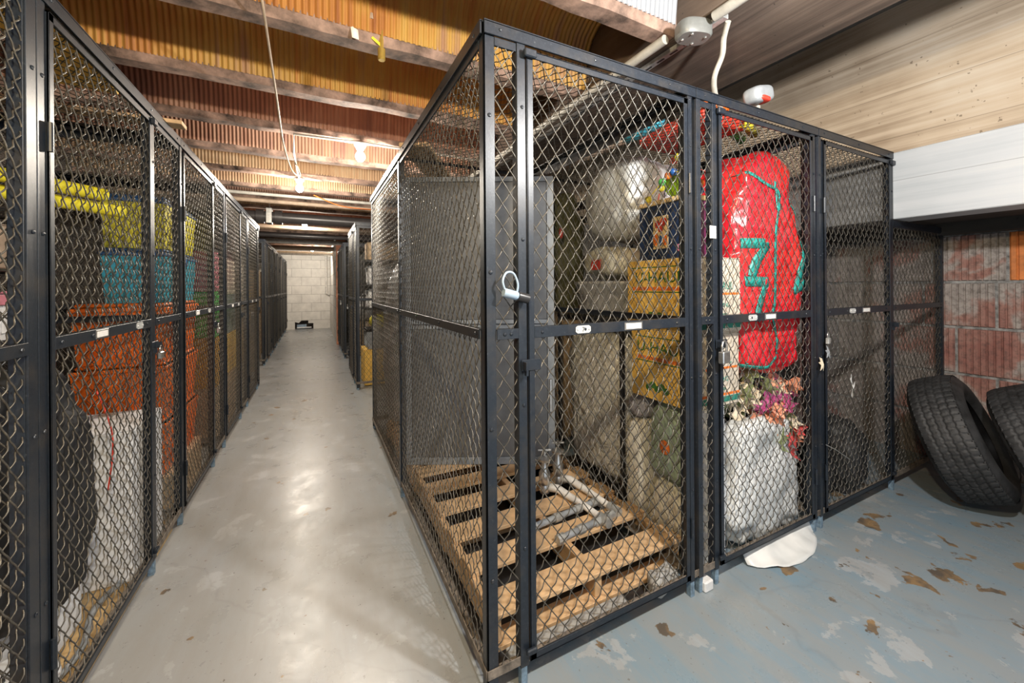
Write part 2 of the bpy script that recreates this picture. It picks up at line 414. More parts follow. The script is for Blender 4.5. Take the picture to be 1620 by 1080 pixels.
# terracotta block wall with flutes and mortar
b_ = MB()
WX = 4.60
b_.m = 1; b_.box((WX+.02, -3.5, 0), (WX+.2, FW, 2.0))
rnd = random.Random(3)
zs = [-.02, .365, .725, 1.10, 1.46, 1.84]
def flute_block(y0, y1, z0, z1, mi):
    b_.m = mi; n = max(2, round((y1-y0)/.037)); w = (y1-y0)/n
    b_.box((WX+.012, y0, z0), (WX+.05, y1, z1))
    for k in range(n):
        ya = y0+k*w; d = rnd.uniform(0, .004)
        b_.add([(WX+.012, ya+.002, z0), (WX+d, ya+.008, z0+.004), (WX+d, ya+w-.008, z0+.004), (WX+.012, ya+w-.002, z0),
                (WX+.012, ya+.002, z1), (WX+d, ya+.008, z1-.004), (WX+d, ya+w-.008, z1-.004), (WX+.012, ya+w-.002, z1)],
               [(0, 4, 5, 1), (1, 5, 6, 2), (2, 6, 7, 3), (4, 7, 6, 5), (0, 1, 2, 3)])
for r_ in range(5):
    y = -1.6+(.19 if r_ % 2 else 0)+(.135-.0 if r_ == 4 else 0)
    while y < 5.2:
        w = .40
        mi = 2 if (r_ == 4 and .45 < y < .6) else 0
        flute_block(y+.009, y+w-.009, zs[r_]+.011, zs[r_+1]-.011, mi); y += w
b_.m = 0
struct('wall_right', b_, ['terracotta', 'mortar', 'orange_glow_tile'])
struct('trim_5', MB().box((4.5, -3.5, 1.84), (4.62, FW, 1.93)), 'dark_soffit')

# ceiling: concrete joists with corrugated steel pans arched between them
PIT = .756; J0 = 2.205
ks = list(range(-6, 18))
b_ = MB()
for k in ks:
    y = J0+PIT*k; x = -2.35; 
    # joist with chipped lower edges
    xs = np.arange(-2.35, 1.70, .15); xs[-1] = 1.69; v = []; f = []
    rn = random.Random(k+50)
    for i, xx in enumerate(xs):
        c1 = rn.uniform(0, .012); c2 = rn.uniform(0, .012); dz = rn.uniform(-.004, .006)
        v += [(xx, y-.028, 3.3), (xx, y-.02-c1*.2, 2.79), (xx, y-.012+c1, 2.752+dz), (xx, y+.092-c2, 2.752+dz), (xx, y+.105, 2.79), (xx, y+.112, 3.3)]
    for i in range(len(xs)-1):
        for j in range(5): f.append((i*6+j, i*6+j+1, i*6+6+j+1, i*6+6+j))
    b_.add(v, f)
struct('trim_6', b_, 'joist_concrete')
b_ = MB()
xs = np.arange(-2.35, 1.69, .0045)
for k in ks[:-1]:
    y0 = J0+PIT*k+.108; y1 = J0+PIT*(k+1)-.024; yc = (y0+y1)/2; hw = (y1-y0)/2
    prof = [(y0, 2.80, -1, 0), (y0+.012, 2.92, -1, 0), (y0+.03, 3.0, -1, .1)]
    for a in np.linspace(15, 165, 9):
        t = math.radians(a); prof.append((yc-(hw-.035)*math.cos(t), 3.0+.19*math.sin(t), -math.cos(t), math.sin(t)))
    prof += [(y1-.03, 3.0, 1, .1), (y1-.012, 2.92, 1, 0), (y1, 2.80, 1, 0)]
    fy = J0+PIT*k
    far = k > 6
    X = xs[::2] if far else xs
    b_.m = {-2: 3, -1: 0, 0: 0, 1: 1, 2: 1, 3: 2}.get(k, (1 if k % 2 else 2) if k >= 0 else 3 if k == -2 else 1)
    P = len(prof); wv = np.sin(X*2*PI/.030)*.0036
    v = []
    for i, x in enumerate(X):
        for (py, pz, ny, nz) in prof:
            v.append((x, py+ny*wv[i], pz+nz*wv[i]))
    f = [(i*P+j, (i+1)*P+j, (i+1)*P+j+1, i*P+j+1) for i in range(len(X)-1) for j in range(P-1)]
    b_.add(v, f)
struct('ceiling', b_, ['pan_ochre', 'pan_rust', 'pan_tan', 'pan_zinc'], True)
struct('ceiling_slab', MB().box((-2.5, -3.5, 3.3), (1.69, FW+.2, 3.7)), 'joist_concrete')

# ------------------------------------------------------------------ woven wire mesh
MW, MH = .060, .082
EDGE = math.hypot(MW/2, MH/2)
_cache = {}
def wire_mesh_data(w, h, q):
    key = (round(w, 3), round(h, 3), q)
    if key in _cache: return _cache[key]
    n = {3: 5, 2: 4, 1: 3}[q]; r = .0022
    offs = {3: [-.32, -.18, 0, .18, .32, .5], 2: [-.2, .2, .34, .66], 1: [0, .5]}[q]
    V = []; F = []; cnt = 0
    ux, uz = (MW/2)/EDGE, (MH/2)/EDGE
    for sgn in (1, -1):
        dx, dz = ux*sgn, uz
        # lines pass (k*MW, 0)
        ext = h/uz*ux
        k0 = int(math.floor((0-(ext if sgn > 0 else 0))/MW)); k1 = int(math.ceil((w+(ext if sgn < 0 else 0))/MW))
        for k in range(k0, k1+1):
            x0 = k*MW
            ta, tb = 0, h/dz
            tx = sorted(((0-x0)/dx, (w-x0)/dx)); ta = max(ta, tx[0]); tb = min(tb, tx[1])
            if tb-ta < .01: continue
            ts = [ta, tb]; ws = []
            j = math.floor(ta/EDGE)-1
            while j*EDGE < tb+EDGE:
                for oi, o_ in enumerate(offs):
                    t = (j+o_)*EDGE
                    if ta+.002 < t < tb-.002: ts.append(t)
                j += 1
            ts = np.array(sorted(ts)); fr = np.mod(ts/EDGE+.5, 1)-.5
            tri = np.cos(fr*2*PI)
            off = .0036*tri if sgn > 0 else -.0020+.0010*tri
            px = x0+ts*dx; pz = ts*dz
            a = np.arange(n)*2*PI/n
            # ring axes: in-plane perpendicular and out-of-plane normal
            ix, iz = -dz, dx
            ring = np.stack([np.cos(a)*r*ix, np.sin(a)*r, np.cos(a)*r*iz], 1)
            c = np.stack([px, off, pz], 1)
            V.append((c[:, None, :]+ring[None]).reshape(-1, 3))
            m_ = len(ts); i = np.arange(m_-1)[:, None]; kk = np.arange(n)[None]
            q4 = np.stack([i*n+kk, i*n+(kk+1) % n, (i+1)*n+(kk+1) % n, (i+1)*n+kk], 2).reshape(-1, 4)+cnt
            F.append(q4); cnt += m_*n
    V = np.concatenate(V); F = np.concatenate(F)
    me = bpy.data.meshes.new('wire_mesh')
    me.vertices.add(len(V)); me.vertices.foreach_set('co', V.astype(np.float32).ravel())
    me.loops.add(F.size); me.loops.foreach_set('vertex_index', F.astype(np.int32).ravel())
    me.polygons.add(len(F)); me.polygons.foreach_set('loop_start', np.arange(0, F.size, 4, dtype=np.int32))
    me.polygons.foreach_set('use_smooth', np.ones(len(F), dtype=bool))
    me.materials.append(MATS['wire_metal']); me.update(calc_edges=True)
    _cache[key] = me
    return me
def wire(parent, loc, rz, w, h, q, flat=False, name='wire_mesh'):
    o = bpy.data.objects.new(name, wire_mesh_data(w, h, q)); C.objects.link(o); o.parent = parent; o.location = loc
    o.rotation_euler = (-PI/2 if flat else 0, 0, rz)
    return o

# ------------------------------------------------------------------ storage cages
HC = 2.373; MID = 1.281; B0, B1 = .082, .115
class Face:
    """one wall of a cage: s runs along the wall, n points out of the cage, all in the root's space"""
    def __init__(s, root, ox, oy, rz, q, out=-1):
        s.root, s.ox, s.oy, s.rz, s.q, s.out = root, ox, oy, rz, q, out
        s.M = Matrix.Translation((ox, oy, 0)) @ Matrix.Rotation(rz, 4, 'Z')
    def mesh(s, parent, s0, s1, z0, z1, n=0):
        p = s.M @ Vector((s0, n, z0)); return wire(parent, p, s.rz, s1-s0, z1-z0, s.q)
    def part(s, name, mb, mat='frame_paint', parent=None, smooth=False):
        return mb.xf(s.M).build(name, mat, parent or s.root, smooth)
    def post(s, s0, w=.03, h=HC, d=.035, foot=True, bolts=True):
        o = s.out
        b = MB(); b.box((s0, 0, B0-.01), (s0+w*.30, d*-o, h-.03), .002); b.box((s0, 0, B0-.01), (s0+w, .006*o, h-.03), .001)
        if bolts:
            for z in (.5, 1.02, 1.62, 2.1): b.ball((s0+w*.6, .007*o, z), .007, 8, 4, (1, .5, 1))
        P = s.part('post', b)
        if foot:
            f = MB(); f.box((s0+.003, .004*o, 0), (s0+.028, -.022*o, B0-.008), .002)
            s.part('foot', f, 'foot_paint')
        return P
    def rails(s, s0, s1, h=HC, mid=True, bottom=True):
        o = s.out
        b = MB(); b.box((s0, .004*o, h-.045), (s1, .012*o, h), .001); b.box((s0, .012*o, h-.004), (s1, -.05*o, h+.003))
        k = s0+.06
        while k < s1: b.ball((k, .013*o, h-.022), .006, 8, 4, (1, .5, 1)); k += .42
        s.part('top_rail', b)
        if bottom:
            b = MB(); b.box((s0, .004*o, B0), (s1, 0, B1), .001); b.box((s0, 0, B0), (s1, -.035*o, B0+.005)); s.part('bottom_rail', b, 'dusty_rail')
    def fixed(s, s0, s1, h=HC, mid=MID):
        o = s.out
        g = .004
        b = MB(); b.box((s0, -.004*o, h-.075), (s1, .002*o, h-.045), .001); s.part('top_frame', b)
        if mid:
            b = MB()
            b.box((s0, .002*o, mid-.018), (s1, .008*o, mid+.018), .001); b.box((s0, -.02*o, mid+.014), (s1, .004*o, mid+.018))
            n = max(1, int((s1-s0)/.45))
            for i in range(n+1):
                k = s0+.03+(s1-s0-.06)*i/n; b.ball((k, .009*o, mid), .007, 8, 4, (1, .5, 1))
            s.part('crossbar', b)
            s.mesh(s.root, s0, s1, B1-.02, mid-.012, -.005*o); s.mesh(s.root, s0, s1, mid+.012, h-.05, -.005*o)
        else: s.mesh(s.root, s0, s1, B1-.02, h-.05, -.005*o)
    def door(s, s0, s1, plate=None, hinge='left', lock=None):
        """door leaf in front of its opening, standing a little proud of the posts"""
        o = s.out; n0, n1 = .006*o, .012*o; t = .026; z0, z1 = B0+.006, HC-.062
        b = MB()
        for a, c in ((s0, s0+t), (s1-t, s1)):
            b.box((a, n0, z0), (c, n1, z1), .001)
            b.box((a if a == s0 else c-.004, -.02*o, z0), (a+.004 if a == s0 else c, n1, z1))
        b.box((s0, n0, z0), (s1, n1, z0+t), .001); b.box((s0, n0, z1-t), (s1, n1, z1), .001)
        b.box((s0, -.02*o, z0), (s1, n1, z0+.004)); b.box((s0, -.018*o, z1-.004), (s1, n1, z1))
        b.box((s0+t, n0, MID-.020), (s1-t, n1, MID+.020), .001); b.box((s0+t, -.02*o, MID+.016), (s1-t, n0, MID+.020))
        for k in (s0+.06, s0+.3*(s1-s0), s1-.08): b.ball((k, n1+.001*o, MID), .007, 8, 4, (1, .5, 1))
        D = s.part('door', b)
        s.mesh(D, s0+.01, s1-.01, z0+.014, MID-.014, 0); s.mesh(D, s0+.01, s1-.01, MID+.014, z1-.012, 0)
        hs = s0-.004 if hinge == 'left' else s1+.004
        for z in (.33, 1.92):
            h = MB(); h.tube([s.M @ Vector((hs, n1+.004*o, z-.045)), s.M @ Vector((hs, n1+.004*o, z+.045))], .0075, 10); h.build('hinge', 'frame_paint', D, 'auto')
        ls = s1 if hinge == 'left' else s0; sg = 1 if hinge == 'left' else -1
        h = MB(); h.box((ls-.03, n1, 1.145), (ls+.05, n1+.004*o, 1.185), .001); h.box((ls+sg*.02, n1, 1.15), (ls+sg*.026, n1+.028*o, 1.18), .001)
        h.box((ls-.02, n1+.004*o, 1.13), (ls-.012, n1+.02*o, 1.15)); s.part('hasp', h, 'frame_paint', D)
        h = MB(); h.box((ls-sg*.005-.02, n1, HC-.095), (ls-sg*.005+.03, n1+.018*o, HC-.065), .004); s.part('top_catch', h, 'frame_paint', D)
        h = MB(); h.box((ls-.02, n1, .12), (ls+.022, n1+.014*o, .142), .004); s.part('foot_catch', h, 'frame_paint', D)
        if plate:
            sp, num = plate
            h = MB(); c = sp; w, hh = .036, .015
            pts = [(c-w, -hh*.55), (c-w*.75, -hh), (c+w*.75, -hh), (c+w, -hh*.55), (c+w, hh*.55), (c+w*.75, hh), (c-w*.75, hh), (c-w, hh*.55)]
            v = [(x, n1, MID+z) for x, z in pts]+[(x, n1+.0022*o, MID+z) for x, z in pts]
            h.add(v, [tuple(range(8)), tuple(range(15, 7, -1))]+[(i, i+8, (i+1) % 8+8, (i+1) % 8) for i in range(8)])
            for e in (-.027, .027): h.ball((c+e, n1+.003*o, MID), .0035, 6, 4)
            P = s.part('number_plate', h, 'plate', D)
            if num:
                R = s.M @ (Matrix.Translation((c, n1+.0026*o, MID-.001)) @ (Matrix.Rotation(PI, 4, 'Z') if o > 0 else Matrix.Identity(4)) @ Matrix.Rotation(PI/2, 4, 'X'))
                text(num, .024, 'black_ink', D, R, 'number', .0004)
        return D
    def label_card(s, D, sc, wl=.10, mat='paper'):
        o = s.out; n1 = .012*o
        h = MB(); h.box((sc-wl/2, n1, MID-.016), (sc+wl/2, n1+.002*o, MID+.016), .0008); s.part('label_holder', h, 'steel', D)
        h = MB(); h.box((sc-wl*.42, n1+.002*o, MID-.011), (sc+wl*.42, n1+.0026*o, MID+.011)); s.part('label_card', h, mat, D)

def corner_post(root, x, y, sx, sy, h=HC):
    """angle post at a corner; sx, sy point out of the cage"""
    b = MB(); b.box((x, y, .03), (x-.042*sx, y-.007*sy, h-.04), .001); b.box((x, y, .03), (x-.007*sx, y-.042*sy, h-.04), .001)
    b.box((x-.01*sx, y-.01*sy, .03), (x-.03*sx, y-.03*sy, h-.04), .002)
    for z in (.42, .95, 1.5, 2.05): b.ball((x-.022*sx, y+.001*sy, z), .008, 8, 4, (1, .5, 1))
    b.build('post', 'frame_paint', root)
    f = MB(); f.box((x-.004*sx, y-.004*sy, 0), (x-.03*sx, y-.03*sy, .03), .002); f.build('foot', 'foot_paint', root)
X0, Y0 = .528, 1.254; Y9 = 4.26
# --- corner cage with number plate 7
A = thing('storage_cage', 'black wire mesh storage cage at the aisle corner, door numbered 7, wooden pallet inside', 'storage cage', (X0, Y0, 0), 0, 'storage cages')
corner_post(A, 0, 0, -1, -1)
fr = Face(A, 0, 0, 0, 3)
fr.post(.128, .034); fr.post(1.02, .028); 
fr.rails(0, 1.07); fr.fixed(.042, .128)
D = fr.door(.165, 1.015, (.41, '7'), 'right'); fr.label_card(D, .672)
sd = Face(A, 0, 0, PI/2, 2, 1)       # aisle side: s runs along +Y, out is -X
sd.rails(0, Y9-Y0); sd.post(1.50, .035); sd.fixed(.042, 1.50); sd.fixed(1.535, Y9-Y0-.04)
corner_post(A, 0, Y9-Y0, -1, 1)
bk = Face(A, 0, Y9-Y0, 0, 1, 1); bk.rails(0, 1.07); bk.fixed(.042, 1.06)
pt = Face(A, 1.068, 0, PI/2, 2, -1); pt.rails(.03, Y9-Y0, bottom=True); pt.post(.05, .035, foot=False); pt.post(1.50, .035); pt.fixed(.09, 1.5); pt.fixed(1.535, Y9-Y0)
def flat_roof(root, x0, y0, x1, y1, q, z=HC-.012):
    me = wire_mesh_data(x1-x0, y1-y0, q)
    o = bpy.data.objects.new('roof_mesh', me); C.objects.link(o); o.parent = root; o.location = (x0, y1, z); o.rotation_euler = (PI/2, 0, 0)
    b = MB()
    n = max(1, round((y1-y0)/1.45))
    for i in range(n+1):
        y = y0+.004+(y1-y0-.036)*i/n
        b = MB(); b.box((x0, y, z-.028), (x1, y+.004, z-.006)); b.box((x0, y, z-.010), (x1, y+.028, z-.006)); b.build('roof_bar', 'frame_paint', root)
flat_roof(A, .01, .05, 1.06, Y9-Y0-.02, 2)
# --- second cage
Bx = 1.598
B = thing('storage_cage', 'black wire mesh storage cage crammed with boxes and a tall red bag', 'storage cage', (Bx, Y0, 0), 0, 'storage cages')
fr = Face(B, 0, 0, 0, 3); Lb = 1.062
fr.post(.008, .03); fr.post(.122, .03); fr.post(1.0, .035)
fr.rails(.004, Lb); fr.fixed(.038, .122)
D = fr.door(.158, 1.0, (.42, ''), 'right'); fr.label_card(D, .575)
pt = Face(B, Lb, 0, PI/2, 2, -1); pt.rails(.03, Y9-Y0); pt.post(.05, .035, foot=False); pt.post(1.5, .035); pt.fixed(.09, 1.5); pt.fixed(1.535, Y9-Y0)
bk = Face(B, 0, Y9-Y0, 0, 1, 1); bk.rails(.01, Lb); bk.fixed(.02, Lb)
flat_roof(B, .01, .05, Lb-.01, Y9-Y0-.02, 2)
# --- third cage, dark, built against the brick wall
Cx = 2.664
Cc = thing('storage_cage', 'black wire mesh storage cage with dark brick wall behind and dried leaf on its padlock', 'storage cage', (Cx, Y0, 0), 0, 'storage cages')
fr = Face(Cc, 0, 0, 0, 3)
fr.post(.006, .03); fr.post(.945, .032); fr.rails(.004, .978)
D = fr.door(.052, .935, (.385, ''), 'left'); fr.label_card(D, .565)
fr2 = Face(Cc, .982, 0, 0, 3)
fr2.fixed(.0, .86, 1.925); fr2.post(.86, .03, 1.95)
b = MB(); b.box((0, -.004, B0), (.88, 0, B1)); b.box((0, 0, B0), (.88, .035, B0+.005)); fr2.part('bottom_rail', b, 'dusty_rail')
b = MB(); b.box((0, -.006, 1.86), (.88, .0, 1.898)); fr2.part('top_rail', b)
flat_roof(Cc, .01, .05, .96, Y9-Y0-.02, 2)
bk = Face(Cc, 0, Y9-Y0, 0, 1, 1); bk.rails(.0, .96); bk.fixed(.0, .96)

# --- left row
LX = -.739
def left_cage(y0, segs, label, q, depth=1.5, part=True, end=False, plate=None, x=LX, roofq=1):
    """segs: list of ('post'|'door'|'fixed', s0, s1) along +Y; s measured from y0"""
    R = thing('storage_cage', label, 'storage cage', (x, y0, 0), 0, 'storage cages')
    L = segs[-1][2]
    f = Face(R, 0, 0, PI/2, q, -1)
    f.rails(0, L)
    for seg in segs:
        if seg[0] == 'post': f.post(seg[1], seg[2]-seg[1])
        if seg[0] == 'fixed': f.fixed(seg[1], seg[2])
        if seg[0] == 'door':
            D = f.door(seg[1], seg[2], (seg[1]+(seg[2]-seg[1])*.80, ''), 'left')
            f.label_card(D, seg[1]+(seg[2]-seg[1])*.38, .10)
    if part:
        p = Face(R, -depth, .0, 0, q if q < 3 else 2, 1)
        p.rails(0, depth-.01, bottom=True); p.fixed(.0, depth-.03)
    if end:
        p = Face(R, -depth, L, 0, 1, 1); p.rails(0, depth); p.fixed(0, depth-.04); corner_post(R, 0, L, 1, 1)
    flat_roof(R, -depth, .02, -.012, L, roofq)
    bq = Face(R, -depth, 0, PI/2, 1, -1); bq.rails(0, L); bq.fixed(0, L-.01)
    return R
left_cage(.28, [('fixed', 0, .62), ('post', .62, .655), ('fixed', .66, 1.345), ('post', 1.345, 1.39)], 'nearest wire mesh storage cage on the left edge, tall plain mesh panel beside the camera', 3, 1.5, part=False, roofq=2)
left_cage(1.675, [('post', 0, .04), ('door', .045, .905), ('post', .915, .955), ('fixed', .96, 1.385)], 'left row wire mesh storage cage holding a black bag and white box behind its door', 3, 1.5, roofq=2)
left_cage(3.065, [('post', 0, .04), ('door', .05, .86), ('post', .87, .905), ('fixed', .91, 1.30)], 'left row wire mesh storage cage holding the stack of orange and teal bins', 2, 1.5)
left_cage(4.37, [('post', 0, .04), ('door', .05, .865), ('post', .875, .91), ('fixed', .915, 1.37)], 'left row wire mesh storage cage packed with cardboard boxes', 1, 1.5)
left_cage(5.745, [('post', 0, .04), ('door', .05, .92), ('post', .93, .965), ('fixed', .97, 1.17)], 'last cage of the near left row, brown cardboard behind its narrow door', 1, 1.5, end=True)
# far left row beyond the gap
def far_cage(x, y0, L, label, out, front_w, n_bays, doors=True, front=True):
    R = thing('storage_cage', label, 'storage cage', (x, y0, 0), 0, 'storage cages')
    f = Face(R, 0, 0, PI/2, 1, -1 if out > 0 else 1)
    f.rails(0, L); w = L/n_bays
    corner_post(R, 0, 0, out, -1)
    for i in range(n_bays):
        s0 = i*w; f.post(s0+.04 if i == 0 else s0, .035)
        f.fixed(s0+.08, s0+.34*w); f.post(s0+.34*w, .03)
        f.door(s0+.34*w+.035, s0+w-.012, None, 'right')
    if front:
        g = Face(R, 0 if out < 0 else -front_w, 0, 0, 1, -1)
        g.rails(0, front_w); g.post(front_w*.5, .035); g.fixed(.04, front_w*.5); g.fixed(front_w*.5+.035, front_w-.04)
    x0 = -front_w if out > 0 else 0
    flat_roof(R, x0, .02, x0+front_w, L, 1)
    return R
far_cage(-.84, 8.66, 2.4, 'first wire mesh storage cage of the far left row, past the gap', 1, 1.45, 2)
far_cage(-.85, 11.08, 2.3, 'middle wire mesh storage cage of the far left row', 1, 1.45, 2, front=False)
far_cage(-.86, 13.40, 2.2, 'last wire mesh storage cage on the left before the white end wall', 1, 1.45, 2, front=False)
far_cage(.53, 5.93, 1.3, 'wire mesh storage cage right of the aisle with a yellow item and boxes behind mesh', -1, 2.2, 1)
far_cage(.54, 8.70, 2.2, 'farthest wire mesh storage cage on the right, against the end of the block wall', -1, 1.8, 2)

# ------------------------------------------------------------------ content helpers
def box_obj(name, label, cat, a, b_, mat, bev=.006, group=None, rz=0):
    c = ((a[0]+b_[0])/2, (a[1]+b_[1])/2, min(a[2], b_[2]))
    o = MB().box(tuple(a[i]-c[i] for i in range(3)), tuple(b_[i]-c[i] for i in range(3)), bev).build(name, mat)
    o.location = c; o.rotation_euler[2] = rz
    return tag(o, label, cat, group)
def storage_bin(label, c, size, mat, lid, group=None, rz=0, ribs=True):
    w, d, h = (size[0]/2, size[1]/2, size[2])
    R = thing('storage_bin', label, 'storage bin', c, rz, group)
    b = MB(); t = .88
    v = [(-w*t, -d*t, 0), (w*t, -d*t, 0), (w*t, d*t, 0), (-w*t, d*t, 0), (-w*.97, -d*.97, h*.93), (w*.97, -d*.97, h*.93), (w*.97, d*.97, h*.93), (-w*.97, d*.97, h*.93)]
    b.add(v, [(3, 2, 1, 0), (0, 1, 5, 4), (1, 2, 6, 5), (2, 3, 7, 6), (3, 0, 4, 7), (4, 5, 6, 7)])
    if ribs:
        for sgn in (-1, 1):
            for k in (-.6, -.2, .2, .6):
                b.box((k*w-.012, sgn*d*.90, .03), (k*w+.012, sgn*d*.955, h*.85), .003)
                b.box((sgn*w*.90, k*d-.012, .03), (sgn*w*.955, k*d+.012, h*.85), .003)
    b.build('tub', mat, R)
    b = MB(); b.box((-w, -d, h*.86), (w, d, h*.93), .006); b.box((-w*.93, -d*.93, h*.93), (w*.93, d*.93, h), .01)
    b.build('lid', lid, R)
    for sgn in (-1, 1):
        b = MB(); b.box((sgn*w, -.06, h*.72), (sgn*(w+.008), .06, h*.9), .004); b.build('latch', lid, R)
    return R
def carton(label, c, size, mat='kraft', group=None, rz=0, tape=True, print_=None):
    w, d, h = size[0]/2, size[1]/2, size[2]
    R = thing('cardboard_box', label, 'cardboard box', c, rz, group)
    b = MB(); b.box((-w, -d, 0), (w, d, h-.004), .006); b.build('carton', mat, R)
    b = MB(); b.box((-w, -d, h-.004), (-.002, d, h), .001); b.box((.002, -d, h-.004), (w, d, h), .001); b.build('flaps', mat, R)
    if tape:
        b = MB(); b.box((-.025, -d-.0012, h*.8), (.025, -d, h)); b.box((-.025, -d, h), (.025, d, h+.0012)); b.build('tape', 'kraft_pale', R)
    return R
def bag(name, label, cat, c, size, mat, **k):
    """c is the centre of the bag's foot"""
    o = MB().blob((0, 0, size[2]), size, **k).build(name, mat, None, True); o.location = c
    return tag(o, label, cat)

# ------------------------------------------------------------------ cage 7 contents
def pallet(c, w, d, label, rz=0):
    R = thing('wooden_pallet', label, 'pallet', c, rz)
    n = 6; ys = np.linspace(0, d-.14, n); rn = random.Random(5)
    for i, y in enumerate(ys):
        ww = .135
        b = MB(); x0 = rn.uniform(-.012, .012); b.box((x0, y, .125), (w+x0*.5, y+ww, .146), .003)
        if i == 0: y_ = y
        b.build('top_board', 'wood_pallet', R)
    for x in (0.0, w/2-.02, w-.045):
        b = MB(); b.box((x, 0.02, .02), (x+.04, d, .125), .004); b.build('stringer', 'wood_pallet', R)
    for y in (0.0, d/2-.05, d-.1):
        b = MB(); b.box((0, y, 0), (w, y+.09, .02), .002); b.build('bottom_board', 'wood_pallet', R)
    return R
pallet((.62, 1.40, .012), 1.06, 1.42, 'wooden slatted pallet on the floor inside the corner cage')
pallet((.62, 2.86, .012), .94, 1.10, 'second wooden pallet farther back, under the grey metal cabinet')
box_obj('floor_mat', 'dark grey rubber mat spread under the wooden pallet', 'mat', (.60, 1.33, 0), (1.60, 3.98, .010), 'black_plastic', .002)
# tall grey metal cabinet
R = thing('metal_cabinet', 'tall dull grey metal cabinet standing at the back of the corner cage', 'cabinet', (1.075, 2.66, .16), math.radians(-26.8))
w = .545; Hc = 2.09
b = MB(); b.box((-w, 0, 0), (w, .40, Hc), .004); b.build('body', 'grey_metal', R)
b = MB()
for a_, c_ in (((-w, -.018, 0), (-w+.05, 0, Hc)), ((w-.05, -.018, 0), (w, 0, Hc)), ((-w+.05, -.018, Hc-.035), (w-.05, 0, Hc)), ((-w+.05, -.018, 0), (w-.05, 0, .05)),
               ((-w+.05, -.018, .985), (w-.05, 0, 1.01)), ((-w+.05, -.014, 1.02), (w-.05, 0, 1.05))): b.box(a_, c_, .002)
b.build('face_frame', 'grey_trim', R)
b = MB(); b.box((-w+.052, -.010, 1.052), (w-.052, -.001, Hc-.037), .002); b.build('upper_panel', 'grey_metal', R)
b = MB(); b.box((-w+.052, -.010, .052), (w-.052, -.001, .983), .002); b.build('lower_panel', 'grey_metal', R)
b = MB(); b.box((w-.04, -.034, .38), (w-.018, -.018, .62), .004); b.build('handle', 'steel', R)
# plumbing pieces lying on the pallet
def faucet(c, rz, label):
    R = thing('pipe_fitting', label, 'pipe fitting', c, rz)
    b = MB(); b.lathe([(.030, 0), (.034, .02), (.024, .05), (.034, .07), (.036, .12), (.022, .15), (.018, .19), (.040, .20), (.042, .215), (.02, .225)], (0, 0, 0), 18); b.build('valve_body', 'steel', R, 'auto')
    b = MB(); b.tube([(0, 0, .23), (0, 0, .26)], .008); b.tube([(-.04, 0, .265), (.04, 0, .265)], .007); b.tube([(0, -.04, .265), (0, .04, .265)], .007); b.build('valve_wheel', 'zinc', R, 'auto')
    b = MB(); b.tube([(.03, 0, .03), (.08, -.02, .03), (.20, -.20, .022), (.28, -.34, .020)], [.026, .024, .019, .018], 12); b.build('pipe', 'pvc_white', R, True)
    b = MB(); b.tube([(.262, -.31, .021), (.30, -.375, .019)], .027, 12); b.build('coupling', 'zinc', R, 'auto')
    return R
faucet((1.28, 2.10, .16), -.42, 'left of two plumbing valves with pipe lying on the pallet')
faucet((1.42, 2.16, .16), -.48, 'right of two plumbing valves with pipe lying on the pallet')
for i, (x, y, l, rz, lab) in enumerate(((1.02, 1.80, .44, .10, 'dirty steel pipe with couplings lying across the pallet slats'),
                                       (1.10, 1.655, .36, .12, 'shorter corroded pipe lying in front of the dirty steel pipe'))):
    R = thing('metal_pipe', lab, 'pipe', (x, y, .177), rz)
    MB().tube([(0, 0, 0), (l, 0, 0)], .017, 12).build('pipe', 'silver_grey', R, 'auto')
    for k in (0, .38, .72, 1): MB().tube([(k*l-.022, 0, 0), (k*l+.022, 0, 0)], .024, 10).build('coupling', 'zinc', R, 'auto')
bag('concrete_lump', 'rough grey lump of broken concrete on the floor in front of the pallet', 'concrete lump', (1.46, 1.335, .012), (.075, .04, .05), 'block_grey', e=.55, crump=.03, fs=9, seed=3)
box_obj('wood_plank', 'weathered plank lying on the floor behind the door numbered 7', 'plank', (.66, 1.315, .012), (1.25, 1.385, .035), 'block_grey', .003)
# lidded cup locked to the mesh with a cable
R = thing('cable_lock', 'pale blue grey cable lock hanging on the narrow corner mesh', 'lock', (.585, Y0-.03, 1.43))
b = MB(); b.lathe([(.014, 0), (.016, .004), (.016, .052), (.012, .058)], (0, 0, 0), 20, 'x'); b.xf(Matrix.Rotation(.25, 4, 'Y')); b.build('barrel', 'cable_blue', R, 'auto')
b = MB(); b.tube(interp([(.005, 0, .01), (-.004, -.003, .04), (.012, 0, .068), (.04, .002, .066), (.056, 0, .03), (.052, 0, -.005)], 6), .0042, 8); b.build('cable_loop', 'cable_blue', R, True)
b = MB(); b.lathe([(.017, .058), (.0175, .062), (.0175, .10), (.012, .103)], (0, 0, 0), 20, 'x'); b.xf(Matrix.Rotation(.25, 4, 'Y')); b.build('number_dials', 'black_plastic', R, 'auto')

